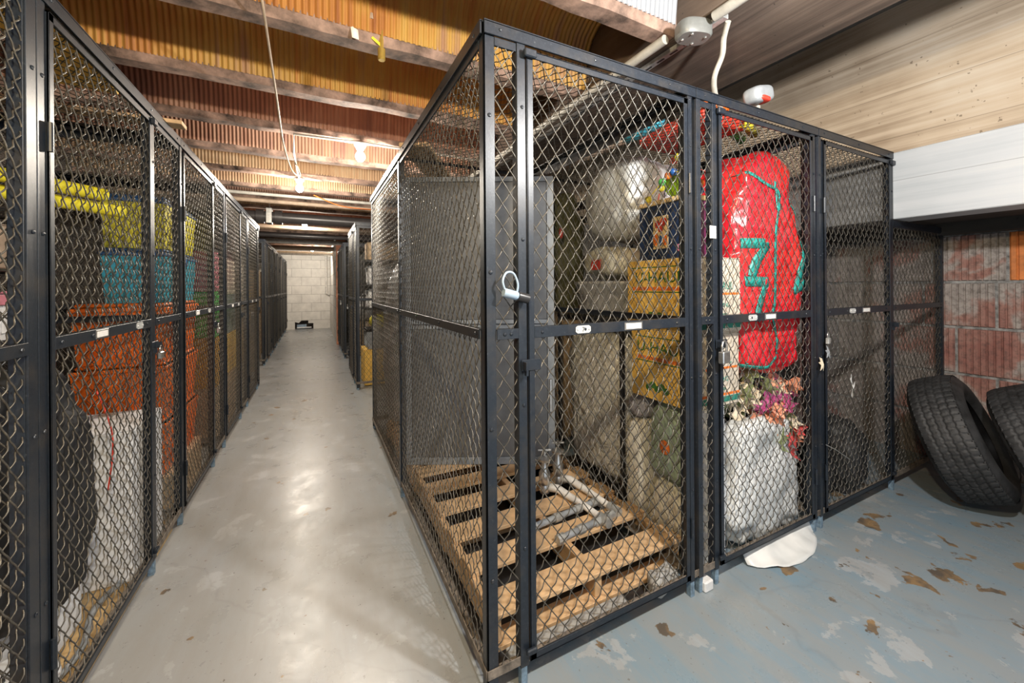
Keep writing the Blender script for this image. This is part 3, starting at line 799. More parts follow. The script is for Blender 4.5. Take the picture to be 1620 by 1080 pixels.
# padlocks
def padlock(c, label, rz=0, s=1.0, mat='steel'):
    R = thing('padlock', label, 'padlock', c, rz)
    b = MB(); b.box((-.026*s, -.011*s, -.045*s), (.026*s, .011*s, 0), .004); b.build('lock_body', mat, R)
    b = MB(); b.tube([(-.017*s, 0, -.002), (-.017*s, 0, .022*s), (-.010*s, 0, .036*s), (0, 0, .040*s), (.010*s, 0, .036*s), (.017*s, 0, .022*s), (.017*s, 0, -.002)], .0042*s, 8); b.build('shackle', 'steel', R, True)
    return R
padlock((1.752, Y0-.038, 1.132), 'large silver padlock on the cage with the tall red bag', .15, 1.25)
padlock((2.700, Y0-.035, 1.135), 'small brass-grey padlock on the dark cage door, leaf beside it', .2, .8, 'zinc')
padlock((LX+.035, 2.60, 1.13), 'small padlock on the nearest door of the left row', PI/2, .8)
padlock((LX+.035, 3.95, 1.13), 'padlock with pale tag on the second door of the left row', PI/2, .95)
padlock((.50, 7.18, 1.13), 'round steel lock on the farther right cage beside the aisle', PI/2, .9)
padlock((.51, 9.30, 1.13), 'bright lock on the farthest right cage door', PI/2, 1.1)
# leaves caught on the mesh
def leaf(mb, c, r, ang, tilt, rn, lobes=5):
    M = Matrix.Translation(c) @ Matrix.Rotation(ang, 4, 'Z') @ Matrix.Rotation(tilt, 4, 'X')
    n = lobes*2+1; v = [(0, 0, .004)]
    for k in range(n*1):
        a = PI*.5+2*PI*k/n; rr = r*(1 if k % 2 == 0 else .48)*rn.uniform(.85, 1.1); v.append((rr*math.cos(a), rr*math.sin(a), -.18*rr*rn.uniform(.5, 1.5)))
    mb.add([M @ Vector(p) for p in v], [(0, i, i % n+1) for i in range(1, n+1)])
rn = random.Random(11)
for c, lab, mt in (((2.655, Y0-.03, .98), 'cream maple-shaped artificial leaf poking through the mesh by the red bag', 'leaf_cream'),
                   ((2.70, Y0-.04, 1.05), 'pale artificial leaf hanging below the small padlock', 'silver_grey')):
    b = MB(); leaf(b, (0, 0, 0), .045, .2, PI/2-.2, rn); 
    o = b.build('artificial_leaf', mt); o.location = c; tag(o, lab, 'leaf')
    md = o.modifiers.new('t', 'SOLIDIFY'); md.thickness = .0015
o = MB().tube([(0, 0, 0), (.05, -.03, -.03), (.16, -.05, -.10)], .0025, 6).build('bent_wire', 'steel'); o.location = (2.70, Y0-.02, .50); tag(o, 'thin bent wire sticking out of the dark cage frame', 'wire')

# ------------------------------------------------------------------ cage 8 contents
def shelf_unit(label, x0, y0, x1, y1, levels, h, mat='black_plastic'):
    R = thing('shelving_rack', label, 'shelf', ((x0+x1)/2, (y0+y1)/2, 0)); w, d = (x1-x0)/2, (y1-y0)/2
    for sx_ in (-1, 1):
        for sy_ in (-1, 1): MB().box((sx_*w, sy_*d, 0), (sx_*(w-.025), sy_*(d-.025), h), .002).build('upright', mat, R)
    for z in levels: MB().box((-w+.026, -d, z-.035), (w-.026, d, z), .003).build('shelf', mat, R)
    return R
shelf_unit('black metal shelving rack behind the mesh partition in the crammed cage', 1.70, 1.86, 2.56, 2.58, (.10, 1.235), 1.27)
R = bag('wrapped_roll', 'large clear plastic wrapped bundle under the black shelf', 'wrapped bundle', (1.96, 2.22, .10), (.24, .33, .545), 'clear_wrap', e=.45, crump=.05, fs=7, seed=2)
b = thing('laundry_tub', 'silver grey oval tub on the black shelf', 'tub', (1.95, 2.24, 1.237))
q = MB(); q.lathe([(.17, 0), (.19, .02), (.235, .22), (.245, .225), (.245, .245), (.225, .245), (.21, .2), (.165, .02)], (0, 0, 0), 32, close=False); q.xf(Matrix.Diagonal((1, 1.3, 1, 1))); q.build('tub', 'silver_bag', b, True)
bag('plastic_sack', 'cream plastic sack with a red mark lying on the grey tub', 'sack', (1.93, 2.16, 1.484), (.19, .24, .125), 'bag_cream', e=.8, crump=.04, fs=6, seed=5)
o = MB().box((0, -.05, 0), (.004, .05, .07), .001).build('red_tag', 'red_plastic'); o.location = (1.722, 2.14, 1.56); o.rotation_euler = (0, .1, 0); tag(o, 'small red paper tag on the cream sack', 'tag')
bag('big_white_sack', 'big bulging pale plastic sack high up under the cage roof', 'sack', (2.09, 2.12, 1.76), (.38, .34, .29), 'bag_white', e=.7, crump=.05, fs=4, seed=8, taper=.15)
bag('olive_sack', 'dark olive sack wedged behind the cream sack near the roof', 'sack', (1.88, 2.72, 1.24), (.14, .10, .5), 'olive', e=.6, crump=.05, fs=6, seed=9)
o = MB().ball((0, 0, 0), .018, 10, 8, (1, 1, 2.6)).build('red_reflector', 'red_plastic', None, True); o.location = (1.70, 2.52, 1.86); tag(o, 'small red oval reflector hanging beside the olive sack', 'reflector')
# white tall box and bags near the floor
carton('tall white box under the moving boxes beside the door frame', (1.80, 1.375, 0), (.235, .09, .815), 'white_card', tape=False)
# moving boxes
def uhaul(c, size, lab, flip=False, sub=''):
    R = carton(lab, c, size, 'kraft_pale', None, 0, tape=False)
    w, d, h = size[0]/2, size[1]/2, size[2]
    b = MB(); b.box((-w-.0025, -d, .0), (-w-.0005, d, h-.002), .0005); b.build('painted_warm_side', 'kraft_yellow', R)  # warm light on the aisle side, painted as a yellow sheet
    xs_ = -w-.0032
    text('U-HAUL', h*.22, 'forest_ink', R, LEFTF(xs_, 0, h*.74), sx=1.1)
    b = MB(); b.box((xs_, -d*.82, h*.56), (xs_+.001, d*.82, h*.61)); b.build('stripe', 'orange_ink', R)
    b = MB(); b.box((xs_, -d*.86, h*.885), (xs_+.001, d*.86, h*.90)); b.box((xs_, -d*.86, h*.53), (xs_+.001, d*.86, h*.545)); b.build('stripe', 'forest_ink', R)
    b = MB()
    for k in range(5): b.ball((xs_, -.04+.03*k, h*.16+.018*(k % 2)), .024, 10, 6, (.05, 1, .8))
    b.build('picture', 'forest_ink', R)
    ys_ = -d-.0008
    text('U-HAUL', h*.15, 'green_ink', R, FRONT(.03, ys_, h*.62), sx=.8)
    text('KEEP MOVING', h*.085, 'green_ink', R, FRONT(.0, ys_, h*.36), sx=.8)
    text('Store Boxes', h*.085, 'green_ink', R, FRONT(.0, ys_, h*.24), sx=.8)
    b = MB(); b.box((-w*.5, ys_, h*.50), (w*.9, ys_+.001, h*.53)); b.build('stripe', 'orange_ink', R)
    b = MB(); b.box((-w, ys_, .02), (w, ys_+.001, .05)); b.build('stripe', 'green_ink', R)
    b = MB(); b.box((-w, ys_, .055), (w, ys_+.001, .068)); b.build('stripe', 'orange_ink', R)
    return R
uhaul((1.86, 1.54, .818), (.36, .42, .385), 'lower printed moving box of the stack, aisle side coloured yellow for warm light')
uhaul((1.86, 1.55, 1.205), (.36, .46, .388), 'upper printed moving box directly under the navy toy cube')
# toy activity cube with bead maze
R = thing('activity_cube', 'navy and plum wooden toy cube with a bead maze on top', 'toy', (1.83, 1.545, 1.596))
MB().box((-.13, -.165, 0), (.13, .165, .30), .006).build('cube_body', 'navy', R)
MB().box((-.137, -.172, .30), (.137, .172, .325), .004).build('top_board', 'toy_wood', R)
MB().box((-.126, -.1668, .004), (.126, -.1652, .296)).build('plum_panel', 'plum', R)
b = MB(); b.box((-.135, -.05, .055), (-.1305, .055, .235), .002); b.build('picture_tile', 'toy_wood', R)
b = MB()
for y, z, s_ in ((-.02, .20, .024), (.02, .19, .022), (.0, .165, .02)): b.ball((-.1355, y, z), s_, 10, 6, (.06, 1, 1))
b.build('picture', 'red_plastic', R)
b = MB()
for y, z, s_ in ((-.03, .10, .022), (.035, .11, .026)): b.ball((-.1355, y, z), s_, 10, 6, (.06, .7, 1.4))
b.build('picture', 'orange_ink', R)
b = MB(); b.ball((-.1355, .0, .10), .02, 10, 6, (.06, .6, 1.5)); b.build('picture', 'blue_bead', R)
text('B', .055, 'pink_ink', R, LEFTF(-.1308, -.12, .05))
for x, z, mt, s_ in ((-.06, .23, 'lime', (.03, .01)), (-.06, .17, 'lime', (.028, .045)), (.05, .22, 'lime', (.035, .015)), (.05, .15, 'blue_plastic', (.025, .05)), (.06, .04, 'orange_ink', (.03, .02)), (-.07, .06, 'orange_ink', (.02, .04))):
    b = MB(); b.box((x-s_[0], -.173, z-s_[1]), (x+s_[0], -.167, z+s_[1]), .003); b.build('game_piece', mt, R)
mazes = [[(-.11, -.12, .325), (-.11, -.12, .43), (-.08, -.03, .47), (-.10, .06, .40), (-.11, .14, .325)],
         [(.11, -.14, .325), (.11, -.12, .46), (.02, -.05, .50), (-.05, .05, .44), (-.02, .13, .325)],
         [(.0, -.14, .325), (.0, -.14, .42), (.06, -.02, .52), (.10, .10, .45), (.11, .14, .325)],
         [(-.06, -.15, .325), (-.08, -.14, .52), (-.02, .0, .56), (.05, .12, .50), (.06, .15, .325)]]
cols = ['yellow_plastic', 'red_plastic', 'blue_bead', 'orange_ink', 'green_plastic', 'yellow_plastic']
rn = random.Random(4)
for i, mz in enumerate(mazes):
    pts = interp(mz, 8)
    MB().tube(pts, .0028, 6).build('maze_wire', ['yellow_plastic', 'red_plastic', 'lime', 'blue_bead'][i], R, True)
    for k, j in enumerate(([2, 5, 8, 14, 17, 26] if i % 2 else [3, 6, 15, 18, 21, 29])):
        b = MB(); b.ball(pts[j], .021, 12, 8); b.build('bead', cols[(k+i) % 6], R, True)
b = MB(); b.lathe([(.07, 0), (.075, .012), (.0, .014)], (.0, .02, .43), 18, 'x'); b.build('lime_disc', 'lime', R)
b = MB(); b.lathe([(.06, 0), (.064, .02), (.03, .022)], (.0, -.07, .39), 18, 'x'); b.build('orange_disc', 'gold', R)
o = box_obj('tag_card', 'small white card tied to the mesh beside the toy cube', 'tag', (1.690, Y0-.012, 1.675), (1.735, Y0-.010, 1.735), 'paper', 0)
# soft things below the boxes seen through the partition
bag('grey_pillow', 'grey pillow squeezed below the lower moving box', 'pillow', (1.83, 1.765, .66), (.13, .075, .07), 'pillow_grey', e=.8, crump=.02, fs=5, seed=1)
G = bag('green_print_sack', 'green printed flower sack squeezed against the partition under the moving boxes', 'sack', (1.80, 1.555, .37), (.105, .125, .22), 'floral', e=.5, crump=.025, fs=6, seed=4)
MB().ball((-.108, -.03, .2), .035, 12, 8, (.25, 1, 1.1)).build('printed_flower', 'orange_ink', G, True)
bag('floral_cushion', 'cream cushion on the floor under the green printed sack', 'cushion', (1.81, 1.555, 0), (.115, .125, .18), 'cream', e=.6, crump=.03, fs=5, seed=16)
bag('cream_blanket', 'cream folded blanket standing on the floor below the grey pillow', 'blanket', (1.81, 1.765, 0), (.115, .07, .32), 'cream', e=.5, crump=.025, fs=5, seed=6)
# the red bag with teal writing
R = thing('red_bag', 'tall glossy red plastic bag with teal writing and straps', 'bag', (2.355, 1.52, .935))
b = MB(); b.blob((0, 0, .665), (.295, .235, .665), e=.28, crump=.04, fs=3.2, seed=12, n=88, m=80, taper=.10, lean=(-.03, .02)); RB = b
for i_, (x_, y_, z_) in enumerate(b.v):
    t_ = max(0, (z_-.75)/.6); b.v[i_] = (x_+.05*t_*t_, y_+.03*math.sin(7*x_+5*z_), z_-t_*t_*(.16*max(0, -(x_-.02)/.3)+.05*max(0, (x_-.05)/.25)))
b.build('bag_body', 'red_tarp', R, True)
from mathutils.bvhtree import BVHTree
_bvh = BVHTree.FromPolygons(RB.v, RB.f)
def on_bag(x, z, off=.005):
    hit = _bvh.ray_cast(Vector((x, -2, z)), Vector((0, 1, 0)))[0]
    if hit is None:
        hit = _bvh.find_nearest(Vector((x, -.2, z)))[0]
        return hit+Vector((0, -off, 0))
    return hit+Vector((0, -off, 0))
def strip(pts, wd, name='writing', mat='teal_tape', n=16):
    P = interp([(p[0], 0, p[1]) for p in pts], n) if len(pts) > 2 else [Vector((pts[0][0]+(pts[1][0]-pts[0][0])*k/n, 0, pts[0][1]+(pts[1][1]-pts[0][1])*k/n)) for k in range(n+1)]
    v = []; f = []
    for i, p in enumerate(P):
        d = (P[min(i+1, len(P)-1)]-P[max(i-1, 0)]).normalized(); nx, nz = -d.z, d.x
        for s_ in (-1, 0, 1): v.append(on_bag(p.x+nx*wd*s_/2, p.z+nz*wd*s_/2))
    for i in range(len(P)-1):
        for k in range(2): f.append((i*3+k, i*3+k+1, i*3+4+k, i*3+3+k))
    o = MB().add(v, f).build(name, mat, R, True); md = o.modifiers.new('t', 'SOLIDIFY'); md.thickness = .003; md.offset = 0
strip([(-.26, .745), (-.07, .745)], .055); strip([(-.08, .745), (-.17, .64), (-.20, .56)], .06)
strip([(-.25, .535), (-.06, .53)], .055); strip([(-.07, .53), (-.14, .42), (-.19, .32)], .055)
strip([(.27, .78), (.20, .62), (.17, .48)], .055); strip([(.15, .48), (.28, .53)], .05)
strip([(-.02, 1.10), (-.03, .85), (.0, .62), (.01, .35), (.0, .12)], .016, 'seam'); strip([(-.22, 1.14), (-.10, 1.08), (.0, 1.04), (-.03, .93)], .018, 'seam')
strip([(.12, 1.02), (.19, .92), (.27, .80)], .016, 'seam'); strip([(-.27, .07), (-.14, .06), (.0, .10)], .020, 'seam')
# black sacks below the red bag, white sack, flowers
bag('black_garbage_bag', 'black garbage bag under the tall red bag', 'bag', (2.37, 1.68, 0), (.24, .15, .455), 'bag_black', e=.6, crump=.05, fs=6, seed=13)
bag('white_garbage_bag', 'white plastic sack on the floor behind the cage door, flowers on top', 'bag', (2.29, 1.395, 0), (.365, .115, .34), 'bag_white', e=.5, crump=.05, fs=5, seed=14, taper=.25, n=56, m=40)
o = MB(); 
vv = []; nx_, ny_ = 22, 9
for j in range(ny_):
    for i in range(nx_):
        u, w_ = i/(nx_-1), j/(ny_-1)
        x = 1.98+.64*u; y = Y0+.03-(.03+.115*math.sin(PI*min(1, u*1.05))**.7)*w_
        z = .055*(1-w_)**1.4+.006+.012*noise.noise(Vector((x*14, y*14, 3)))*(.3+w_)
        vv.append((x, y, max(z, .003)))
o.add(vv, [(j*nx_+i, j*nx_+i+1, (j+1)*nx_+i+1, (j+1)*nx_+i) for j in range(ny_-1) for i in range(nx_-1)])
o = o.build('plastic_sheet', 'bag_white', None, True); md = o.modifiers.new('t', 'SOLIDIFY'); md.thickness = .003; tag(o, 'edge of white plastic sheet spilling out under the cage door onto the floor', 'sheet')
o = box_obj('white_block', 'small white block poking out on the floor beside the cage post', 'block', (1.63, Y0-.02, 0), (1.69, Y0+.10, .05), 'white_plastic')
def bouquet(c, r, mats, label, n=26, seed=0, sz=.045):
    R = thing('artificial_bouquet', label, 'flowers', c); rn = random.Random(seed)
    for mi, mt in enumerate(mats):
        b = MB()
        for k in range(n):
            p = Vector((rn.gauss(0, r*.5), rn.gauss(0, r*.3), rn.gauss(0, r*.42)))
            leaf(b, p, rn.uniform(.6, 1.15)*sz, rn.uniform(0, 2*PI), rn.uniform(.3, 2.2), rn)
        b.build('petals', mt, R)
    b = MB()
    for k in range(6): b.tube([(rn.uniform(-r, r)*.4, rn.uniform(-.03, .03), -.02), (rn.uniform(-.02, .02), 0, -r*1.1)], .003, 5)
    b.build('stems', 'leaf_green', R)
    return R
bouquet((2.22, 1.44, .80), .15, ['leaf_cream', 'leaf_green'], 'cream and green artificial leaves just below the red bag', 24, 1, .068)
bouquet((2.50, 1.40, .80), .12, ['leaf_orange', 'leaf_cream', 'leaf_magenta'], 'peach and cream artificial flowers near the right door post', 15, 2, .065)
bouquet((2.36, 1.37, .70), .11, ['leaf_magenta', 'leaf_orange'], 'magenta artificial flowers in the middle of the pile', 15, 3, .065)
bouquet((2.50, 1.36, .58), .10, ['leaf_orange', 'leaf_red', 'leaf_green'], 'orange and red artificial lilies resting over the white sack', 12, 4, .072)

# ------------------------------------------------------------------ things on the cage roof
zr = HC+.004
R = thing('toy_playset', 'red and orange plastic toy lying on the cage roof mesh', 'toy', (2.16, 1.75, zr))
b = MB(); b.box((-.2, -.30, 0), (.18, .24, .09), .03); b.build('red_base', 'red_plastic', R)
b = MB(); b.tube([(-.15, -.2, .11), (0, -.26, .12), (.2, -.05, .11)], .035, 12); b.build('orange_arm', 'orange_plastic', R, True)
for x, y, mt, lab in ((2.32, 1.62, 'green_plastic', 'green plastic toy bar on the cage roof'), (2.30, 1.52, 'yellow_plastic', 'yellow plastic toy bar nearest the front of the cage roof')):
    o = MB().tube([(0, 0, 0), (.12, -.03, .01), (.30, .02, 0)], .03, 12).build('toy_bar', mt, None, True); o.location = (x-.1, y-.02, zr+.032); tag(o, lab, 'toy')
o = MB().tube([(0, 0, 0), (.03, .2, 0), (.0, .35, 0)], .04, 14).build('blue_float', 'teal_plastic', None, True); o.location = (1.82, 1.66, zr+.045); tag(o, 'blue foam float lying on the cage roof behind the toys', 'float')
for i, (x, l, r_, mt, lab) in enumerate(((.98, 2.2, .03, 'pvc_white', 'pale plastic pipe lying along the cage roof'), (1.12, 2.2, .025, 'pipe_tan', 'tan pipe lying beside the pale pipe on the cage roof'))):
    o = MB().tube([(0, 0, 0), (0, l, 0)], r_, 12).build('spare_pipe', mt, None, True); o.location = (x+.7, 1.95, zr+r_+.002); tag(o, lab, 'pipe')
o = box_obj('roof_board', 'rough wooden board lying across the corner cage roof', 'board', (.85, 2.5, zr), (1.05, 4.0, zr+.03), 'wood_pallet', .004, rz=-.5)
o = box_obj('roof_board', 'pale board end sticking out over the left cage roof', 'board', (-1.5, 2.80, zr), (-.66, 2.90, zr+.022), 'wood_pallet', .003)
o = box_obj('roof_board', 'orange-brown board tilted on the nearest left cage roof', 'board', (-1.0, 1.72, zr), (-.78, 2.5, zr+.02), 'kraft_yellow', .003, rz=.12)

# ------------------------------------------------------------------ cage 9 contents
R = thing('round_table', 'dark round table with brown rim stored in the dark cage', 'table', (3.16, 2.05, 0))
MB().lathe([(.42, .94), (.46, .945), (.47, .96), (.46, .975), (.42, .98)], (0, 0, 0), 48).build('tabletop', 'wood_dark', R, 'auto')
MB().lathe([(.39, .60), (.40, .61), (.40, .93), (.39, .94)], (0, 0, 0), 40).build('apron', 'black_plastic', R, 'auto')
for a in range(4):
    t = PI/4+a*PI/2; MB().tube([(.30*math.cos(t), .30*math.sin(t), .62), (.36*math.cos(t), .36*math.sin(t), 0)], [.03, .018], 10).build('leg', 'wood_dark', R, True)
R = thing('wooden_cabinet', 'dark wooden shelf board and frame standing behind the round table', 'cabinet', (3.15, 2.95, 0))
MB().box((-.42, -.2, 1.12), (.42, .2, 1.22), .01).build('top', 'wood_dark', R)
for sx_ in (-.40, .36): MB().box((sx_, -.18, 0), (sx_+.04, .18, 1.12), .004).build('side', 'wood_dark', R)
o = MB().box((-.018, -.012, 0), (.018, .012, .98), .003).build('wooden_stick', 'wood_pallet'); o.location = (3.02, 1.50, .01); o.rotation_euler = (-.08, .33, 0); tag(o, 'bare wooden stick leaning against the dark table', 'stick')
bag('black_sack', 'black crumpled sack on the floor of the dark cage', 'sack', (2.98, 1.50, 0), (.17, .14, .2), 'bag_black', e=.6, crump=.05, fs=6, seed=21)
bag('tarp_bundle', 'dusty black tarp bundle by the right post of the dark cage', 'tarp', (3.36, 1.45, 0), (.15, .13, .25), 'rubber', e=.6, crump=.05, fs=6, seed=22)
o = MB().tube([(0, 0, 0), (.02, 0, .06), (.05, 0, .10)], .004, 6).tube([(.02, 0, .06), (-.01, 0, .12), (-.005, 0, .16)], .004, 6).build('white_twig', 'paper'); o.location = (3.17, 1.30, .70); tag(o, 'small white forked twig caught in the dark cage mesh', 'twig')

# ------------------------------------------------------------------ tyres
def tyre(c, M, label, Rr=.40, wd=.27, seed=0):
    T = thing('tyre', label, 'tyre', c); T.rotation_mode = 'QUATERNION'; T.rotation_quaternion = M.to_quaternion()
    na = 360; v = []; f = []
    hw = wd/2
    # profile across tread and sidewalls: (axial, radius, is_tread)
    prof = []
    for k in range(9):
        t = k/8; prof.append((-hw*.72-(hw*.28)*math.sin(PI*t)*1.05, Rr*.60+(Rr*.37)*t, 0))
    for k in range(41):
        t = -1+2*k/40; prof.append((t*hw*.80, Rr*(.995-.03*abs(t)**4), 1))
    for k in range(9):
        t = 1-k/8; prof.append((hw*.72+(hw*.28)*math.sin(PI*t)*1.05, Rr*.60+(Rr*.37)*t, 0))
    P = len(prof)
    for i in range(na):
        a = 2*PI*i/na
        for j, (x, r, tr) in enumerate(prof):
            if tr:
                u = x/(hw*.8); d = 0
                for g in (-.55, -.18, .18, .55):
                    if abs(u-g-.018*math.sin(i*2*PI/6)) < .035: d = .008
                ph = (i+ (3 if abs(u) < .18 else 0)+int(u*3)) % 6
                if ph == 0 and abs(u) > .18: d = max(d, .006)
                if ph == 0 and abs(u) <= .18: d = max(d, .004)
                r = r-d
            elif .9 < r/Rr < .96: r = r-(.004 if (i % 6) == 0 else 0)
            v.append((x, r*math.cos(a), r*math.sin(a)))
    for i in range(na):
        for j in range(P-1): f.append((i*P+j, ((i+1) % na)*P+j, ((i+1) % na)*P+j+1, i*P+j+1))
    MB().add(v, f).build('tread', 'rubber', T, True)
    b = MB(); pr = []
    for k in range(13):
        t = k/12; pr.append((Rr*.60+.03*math.sin(PI*t)*0+Rr*.33*math.sin(PI*t), -hw*.70+hw*1.4*t))
    b.lathe(pr, (0, 0, 0), 72, 'x'); b.f = b.f[:-2]; b.mi = b.mi[:-2]; b.build('inner_liner', 'black_plastic', T, True)
    return T
def tyre_M(axis, lean_about=None):
    a = Vector(axis).normalized(); z = Vector((0, 0, 1)); y = z.cross(a).normalized(); z2 = a.cross(y)
    return Matrix((a, y, z2)).transposed()
M1 = tyre_M((.16, -.90, .36)); M2 = tyre_M((.14, -.88, .42))
tyre((3.83, .98, .43), M1, 'worn black tyre leaning beside the end of the cages, nearer the mesh')
tyre((3.93, .62, .44), M2, 'worn black tyre at the right edge, leaning in front of the brick wall')

# ------------------------------------------------------------------ left row contents
carton('big white box standing behind the left row door, beside the black bag', (-1.0, 2.76, .02), (.40, .42, .74), 'white_card', tape=False)
R = thing('black_duffel', 'tall black bag with a red cord standing behind the left row door', 'bag', (-.955, 2.12, .24))
b = MB(); b.blob((0, 0, .46), (.15, .21, .46), e=.55, crump=.05, fs=4, seed=31, n=48, m=36, taper=.1, lean=(-.02, -.02)); b.build('bag_body', 'black_fabric', R, True)
b = MB(); b.tube(interp([(.13, .15, .78), (.17, .16, .62), (.175, .16, .5), (.16, .16, .35)], 8), .003, 8); b.build('cord', 'red_plastic', R, True)
box_obj('low_carton', 'low white carton under the tall black bag', 'carton', (-1.08, 2.08, .03), (-.90, 2.34, .235), 'white_card')
box_obj('flattened_carton', 'flattened brown cardboard on the floor behind the left row door', 'cardboard', (-1.75, 1.72, 0), (-.77, 3.02, .018), 'linoleum', .002)
box_obj('linoleum_scrap', 'brown floor board on the floor of the nearest left cage', 'board', (-1.9, .4, 0), (-.77, 1.62, .018), 'linoleum', .002)
# colourful bins
for i, (z, h, mt, lab) in enumerate(((.30, .35, 'orange_plastic', 'lowest orange bin of the stack in the left row'), (.652, .35, 'orange_plastic', 'middle orange bin of the stack in the left row'), (1.004, .36, 'orange_plastic', 'topmost orange bin, directly under the teal bin'))):
    storage_bin(lab, (-1.03, 3.47, z), (.44, .74, h), mt, mt, 'orange bins stacked in the left row')
storage_bin('teal bin with dark blue lid on top of the orange bins', (-.97, 3.47, 1.367), (.31, .72, .33), 'teal_plastic', 'blue_plastic')
storage_bin('yellow bin with blue lid, topmost of the colourful stack', (-.97, 3.47, 1.70), (.31, .72, .32), 'yellow_plastic', 'blue_plastic')
carton('wooden looking carton under the orange bins', (-1.03, 3.47, 0), (.46, .76, .298), 'kraft', tape=True)
for i, (y, r_) in enumerate(((2.33, .028), (2.33, .028))): pass
for (x0, y0_, z0, x1, y1_, z1), lab in (((-1.35, 1.9, 1.905, -.86, 2.46, 1.885), 'upper yellow foam pool noodle behind the left mesh'), ((-1.33, 2.02, 1.845, -.84, 2.58, 1.83), 'lower yellow foam pool noodle behind the left mesh')):
    o = MB().tube([(0, 0, 0), (x1-x0, y1_-y0_, z1-z0)], .028, 14).build('pool_noodle', 'noodle_yellow', None, 'auto'); o.location = (x0, y0_, z0); tag(o, lab, 'pool noodle')
# wire shelf holding them
R = thing('wire_shelf', 'dark wire shelving rack at the back of the left cage', 'shelf', (-1.62, 2.35, 0))
for sx_ in (-.3, .42):
    for sy_ in (-.5, .5): MB().tube([(sx_, sy_, .02), (sx_, sy_, 1.95)], .013, 10).build('upright', 'black_plastic', R, True)
for z in (.62, 1.22, 1.54, 1.81):
    b = MB()
    for k in range(15): b.tube([(-.3+.72*k/14, -.5, z), (-.3+.72*k/14, .5, z)], .003, 5)
    for e in (-.5, 0, .5): b.tube([(-.3, e, z-.006), (.42, e, z-.006)], .005, 6)
    for e in (-.3, .42): b.tube([(e, -.5, z-.006), (e, .5, z-.006)], .005, 6)
    b.build('shelf', 'black_plastic', R)
storage_bin('white bin with burgundy lid on the dark wire rack', (-1.40, 2.05, 1.225), (.34, .38, .20), 'cream', 'pink_plastic')
storage_bin('pale bin with pink lid farther along the wire rack', (-1.40, 2.55, 1.225), (.34, .42, .22), 'white_plastic', 'pink_plastic')
carton('brown box low on the wire rack', (-1.45, 2.1, .625), (.40, .40, .30), 'kraft_yellow')
carton('dull carton on the upper shelf of the wire rack', (-1.42, 2.62, 1.545), (.36, .36, .2), 'pipe_tan')
storage_bin('dark bin on the upper shelf of the wire rack', (-1.42, 2.12, 1.545), (.34, .36, .22), 'olive', 'black_plastic')
# nearest cage at the left edge
R = thing('storage_tower', 'pale plastic drawer tower with red rim in the nearest left cage', 'drawers', (-1.18, 1.30, 0.02))
for k in range(4):
    MB().box((-.18, -.2, k*.30), (.18, .2, k*.30+.27), .01).build('drawer', 'white_plastic' if k % 2 else 'cream', R)
    MB().box((-.19, -.21, k*.30+.27), (.19, .21, k*.30+.298), .004).build('rim', 'red_plastic', R)
storage_bin('dark grey bin on the floor at the left edge', (-1.15, .75, .02), (.4, .5, .5), 'silver_grey', 'black_plastic')
# white slotted discs on the floor
for c, rr, tl, lab in (((-.94, 1.84, .02), .085, .5, 'white plastic disc with holes leaning on the floor behind the left mesh'), ((-.93, 2.0, .02), .10, .5, 'smaller white plastic disc on the brown cardboard')):
    R = thing('plastic_disc', lab, 'disc', c); R.rotation_euler = (0, 0, 0)
    Mx = Matrix.Translation((0, 0, rr*math.sin(tl)+.01)) @ Matrix.Rotation(tl, 4, 'Y')
    b = MB(); b.lathe([(rr*.2, 0), (rr, 0), (rr, .02), (rr*.93, .028), (rr*.2, .02)], (0, 0, 0), 36).xf(Mx); b.build('disc', 'white_plastic', R, 'auto')
    for a in range(5):
        b = MB(); t = a*2*PI/5; b.lathe([(rr*.14, .029), (rr*.14, .0305)], (rr*.6*math.cos(t), rr*.6*math.sin(t), 0), 14).xf(Mx); b.build('hole', 'black_plastic', R)
o = MB().ball((0, 0, .03), .03, 14, 8, (1, 1, 1)).build('purple_ball', 'lavender', None, True); o.location = (-.84, 1.50, .018); tag(o, 'small purple ball at the bottom left edge', 'ball')
o = MB().tube(interp([(0, 0, .012), (.03, .2, .012), (-.02, .45, .012), (.05, .7, .012)], 8), .012, 8).build('grey_hose', 'silver_grey', None, True); o.location = (-.86, 1.95, .02); tag(o, 'grey flexible hose lying on the brown cardboard', 'hose')
# further cages: cartons and bins
rn = random.Random(9)
spots = [(4.75, 'kraft', .42), (5.35, 'kraft_pale', .42), (6.15, 'kraft', .42), (6.65, 'kraft_yellow', .36)]
lv = ['lowest', 'second from the floor', 'third from the floor', 'topmost']
wh = ['just past the colourful bins', 'in the packed left cage beside the next post', 'in the last cage of the near left row', 'at the far end of the near left row']
cm = [['kraft', 'gold', 'green_plastic', 'pink_plastic'], ['kraft', 'kraft_yellow', 'silver_grey', 'kraft_pale'], ['kraft_pale', 'kraft', 'kraft', 'kraft_pale'], ['kraft', 'kraft', 'kraft_yellow', 'kraft']]
for i, (y, mt, w) in enumerate(spots):
    z = .01
    for k in range(4):
        h = (.52, .46, .42, .38)[k]*rn.uniform(.93, 1.03)
        carton('%s %s' % (lv[k]+' box', wh[i]), (-1.06, y+rn.uniform(-.02, .02), z), (.46, .40 if i != 1 else .44, h), cm[i][k], 'boxes stacked in the left row', rn.uniform(-.04, .04)); z += h+.003
carton('cardboard box standing in the gap before the far left row', (-1.15, 8.30, 0), (.45, .4, .62), 'kraft')
storage_bin('dark tub on the cardboard box in the gap on the left', (-1.15, 8.30, .625), (.4, .36, .4), 'silver_grey', 'white_plastic')
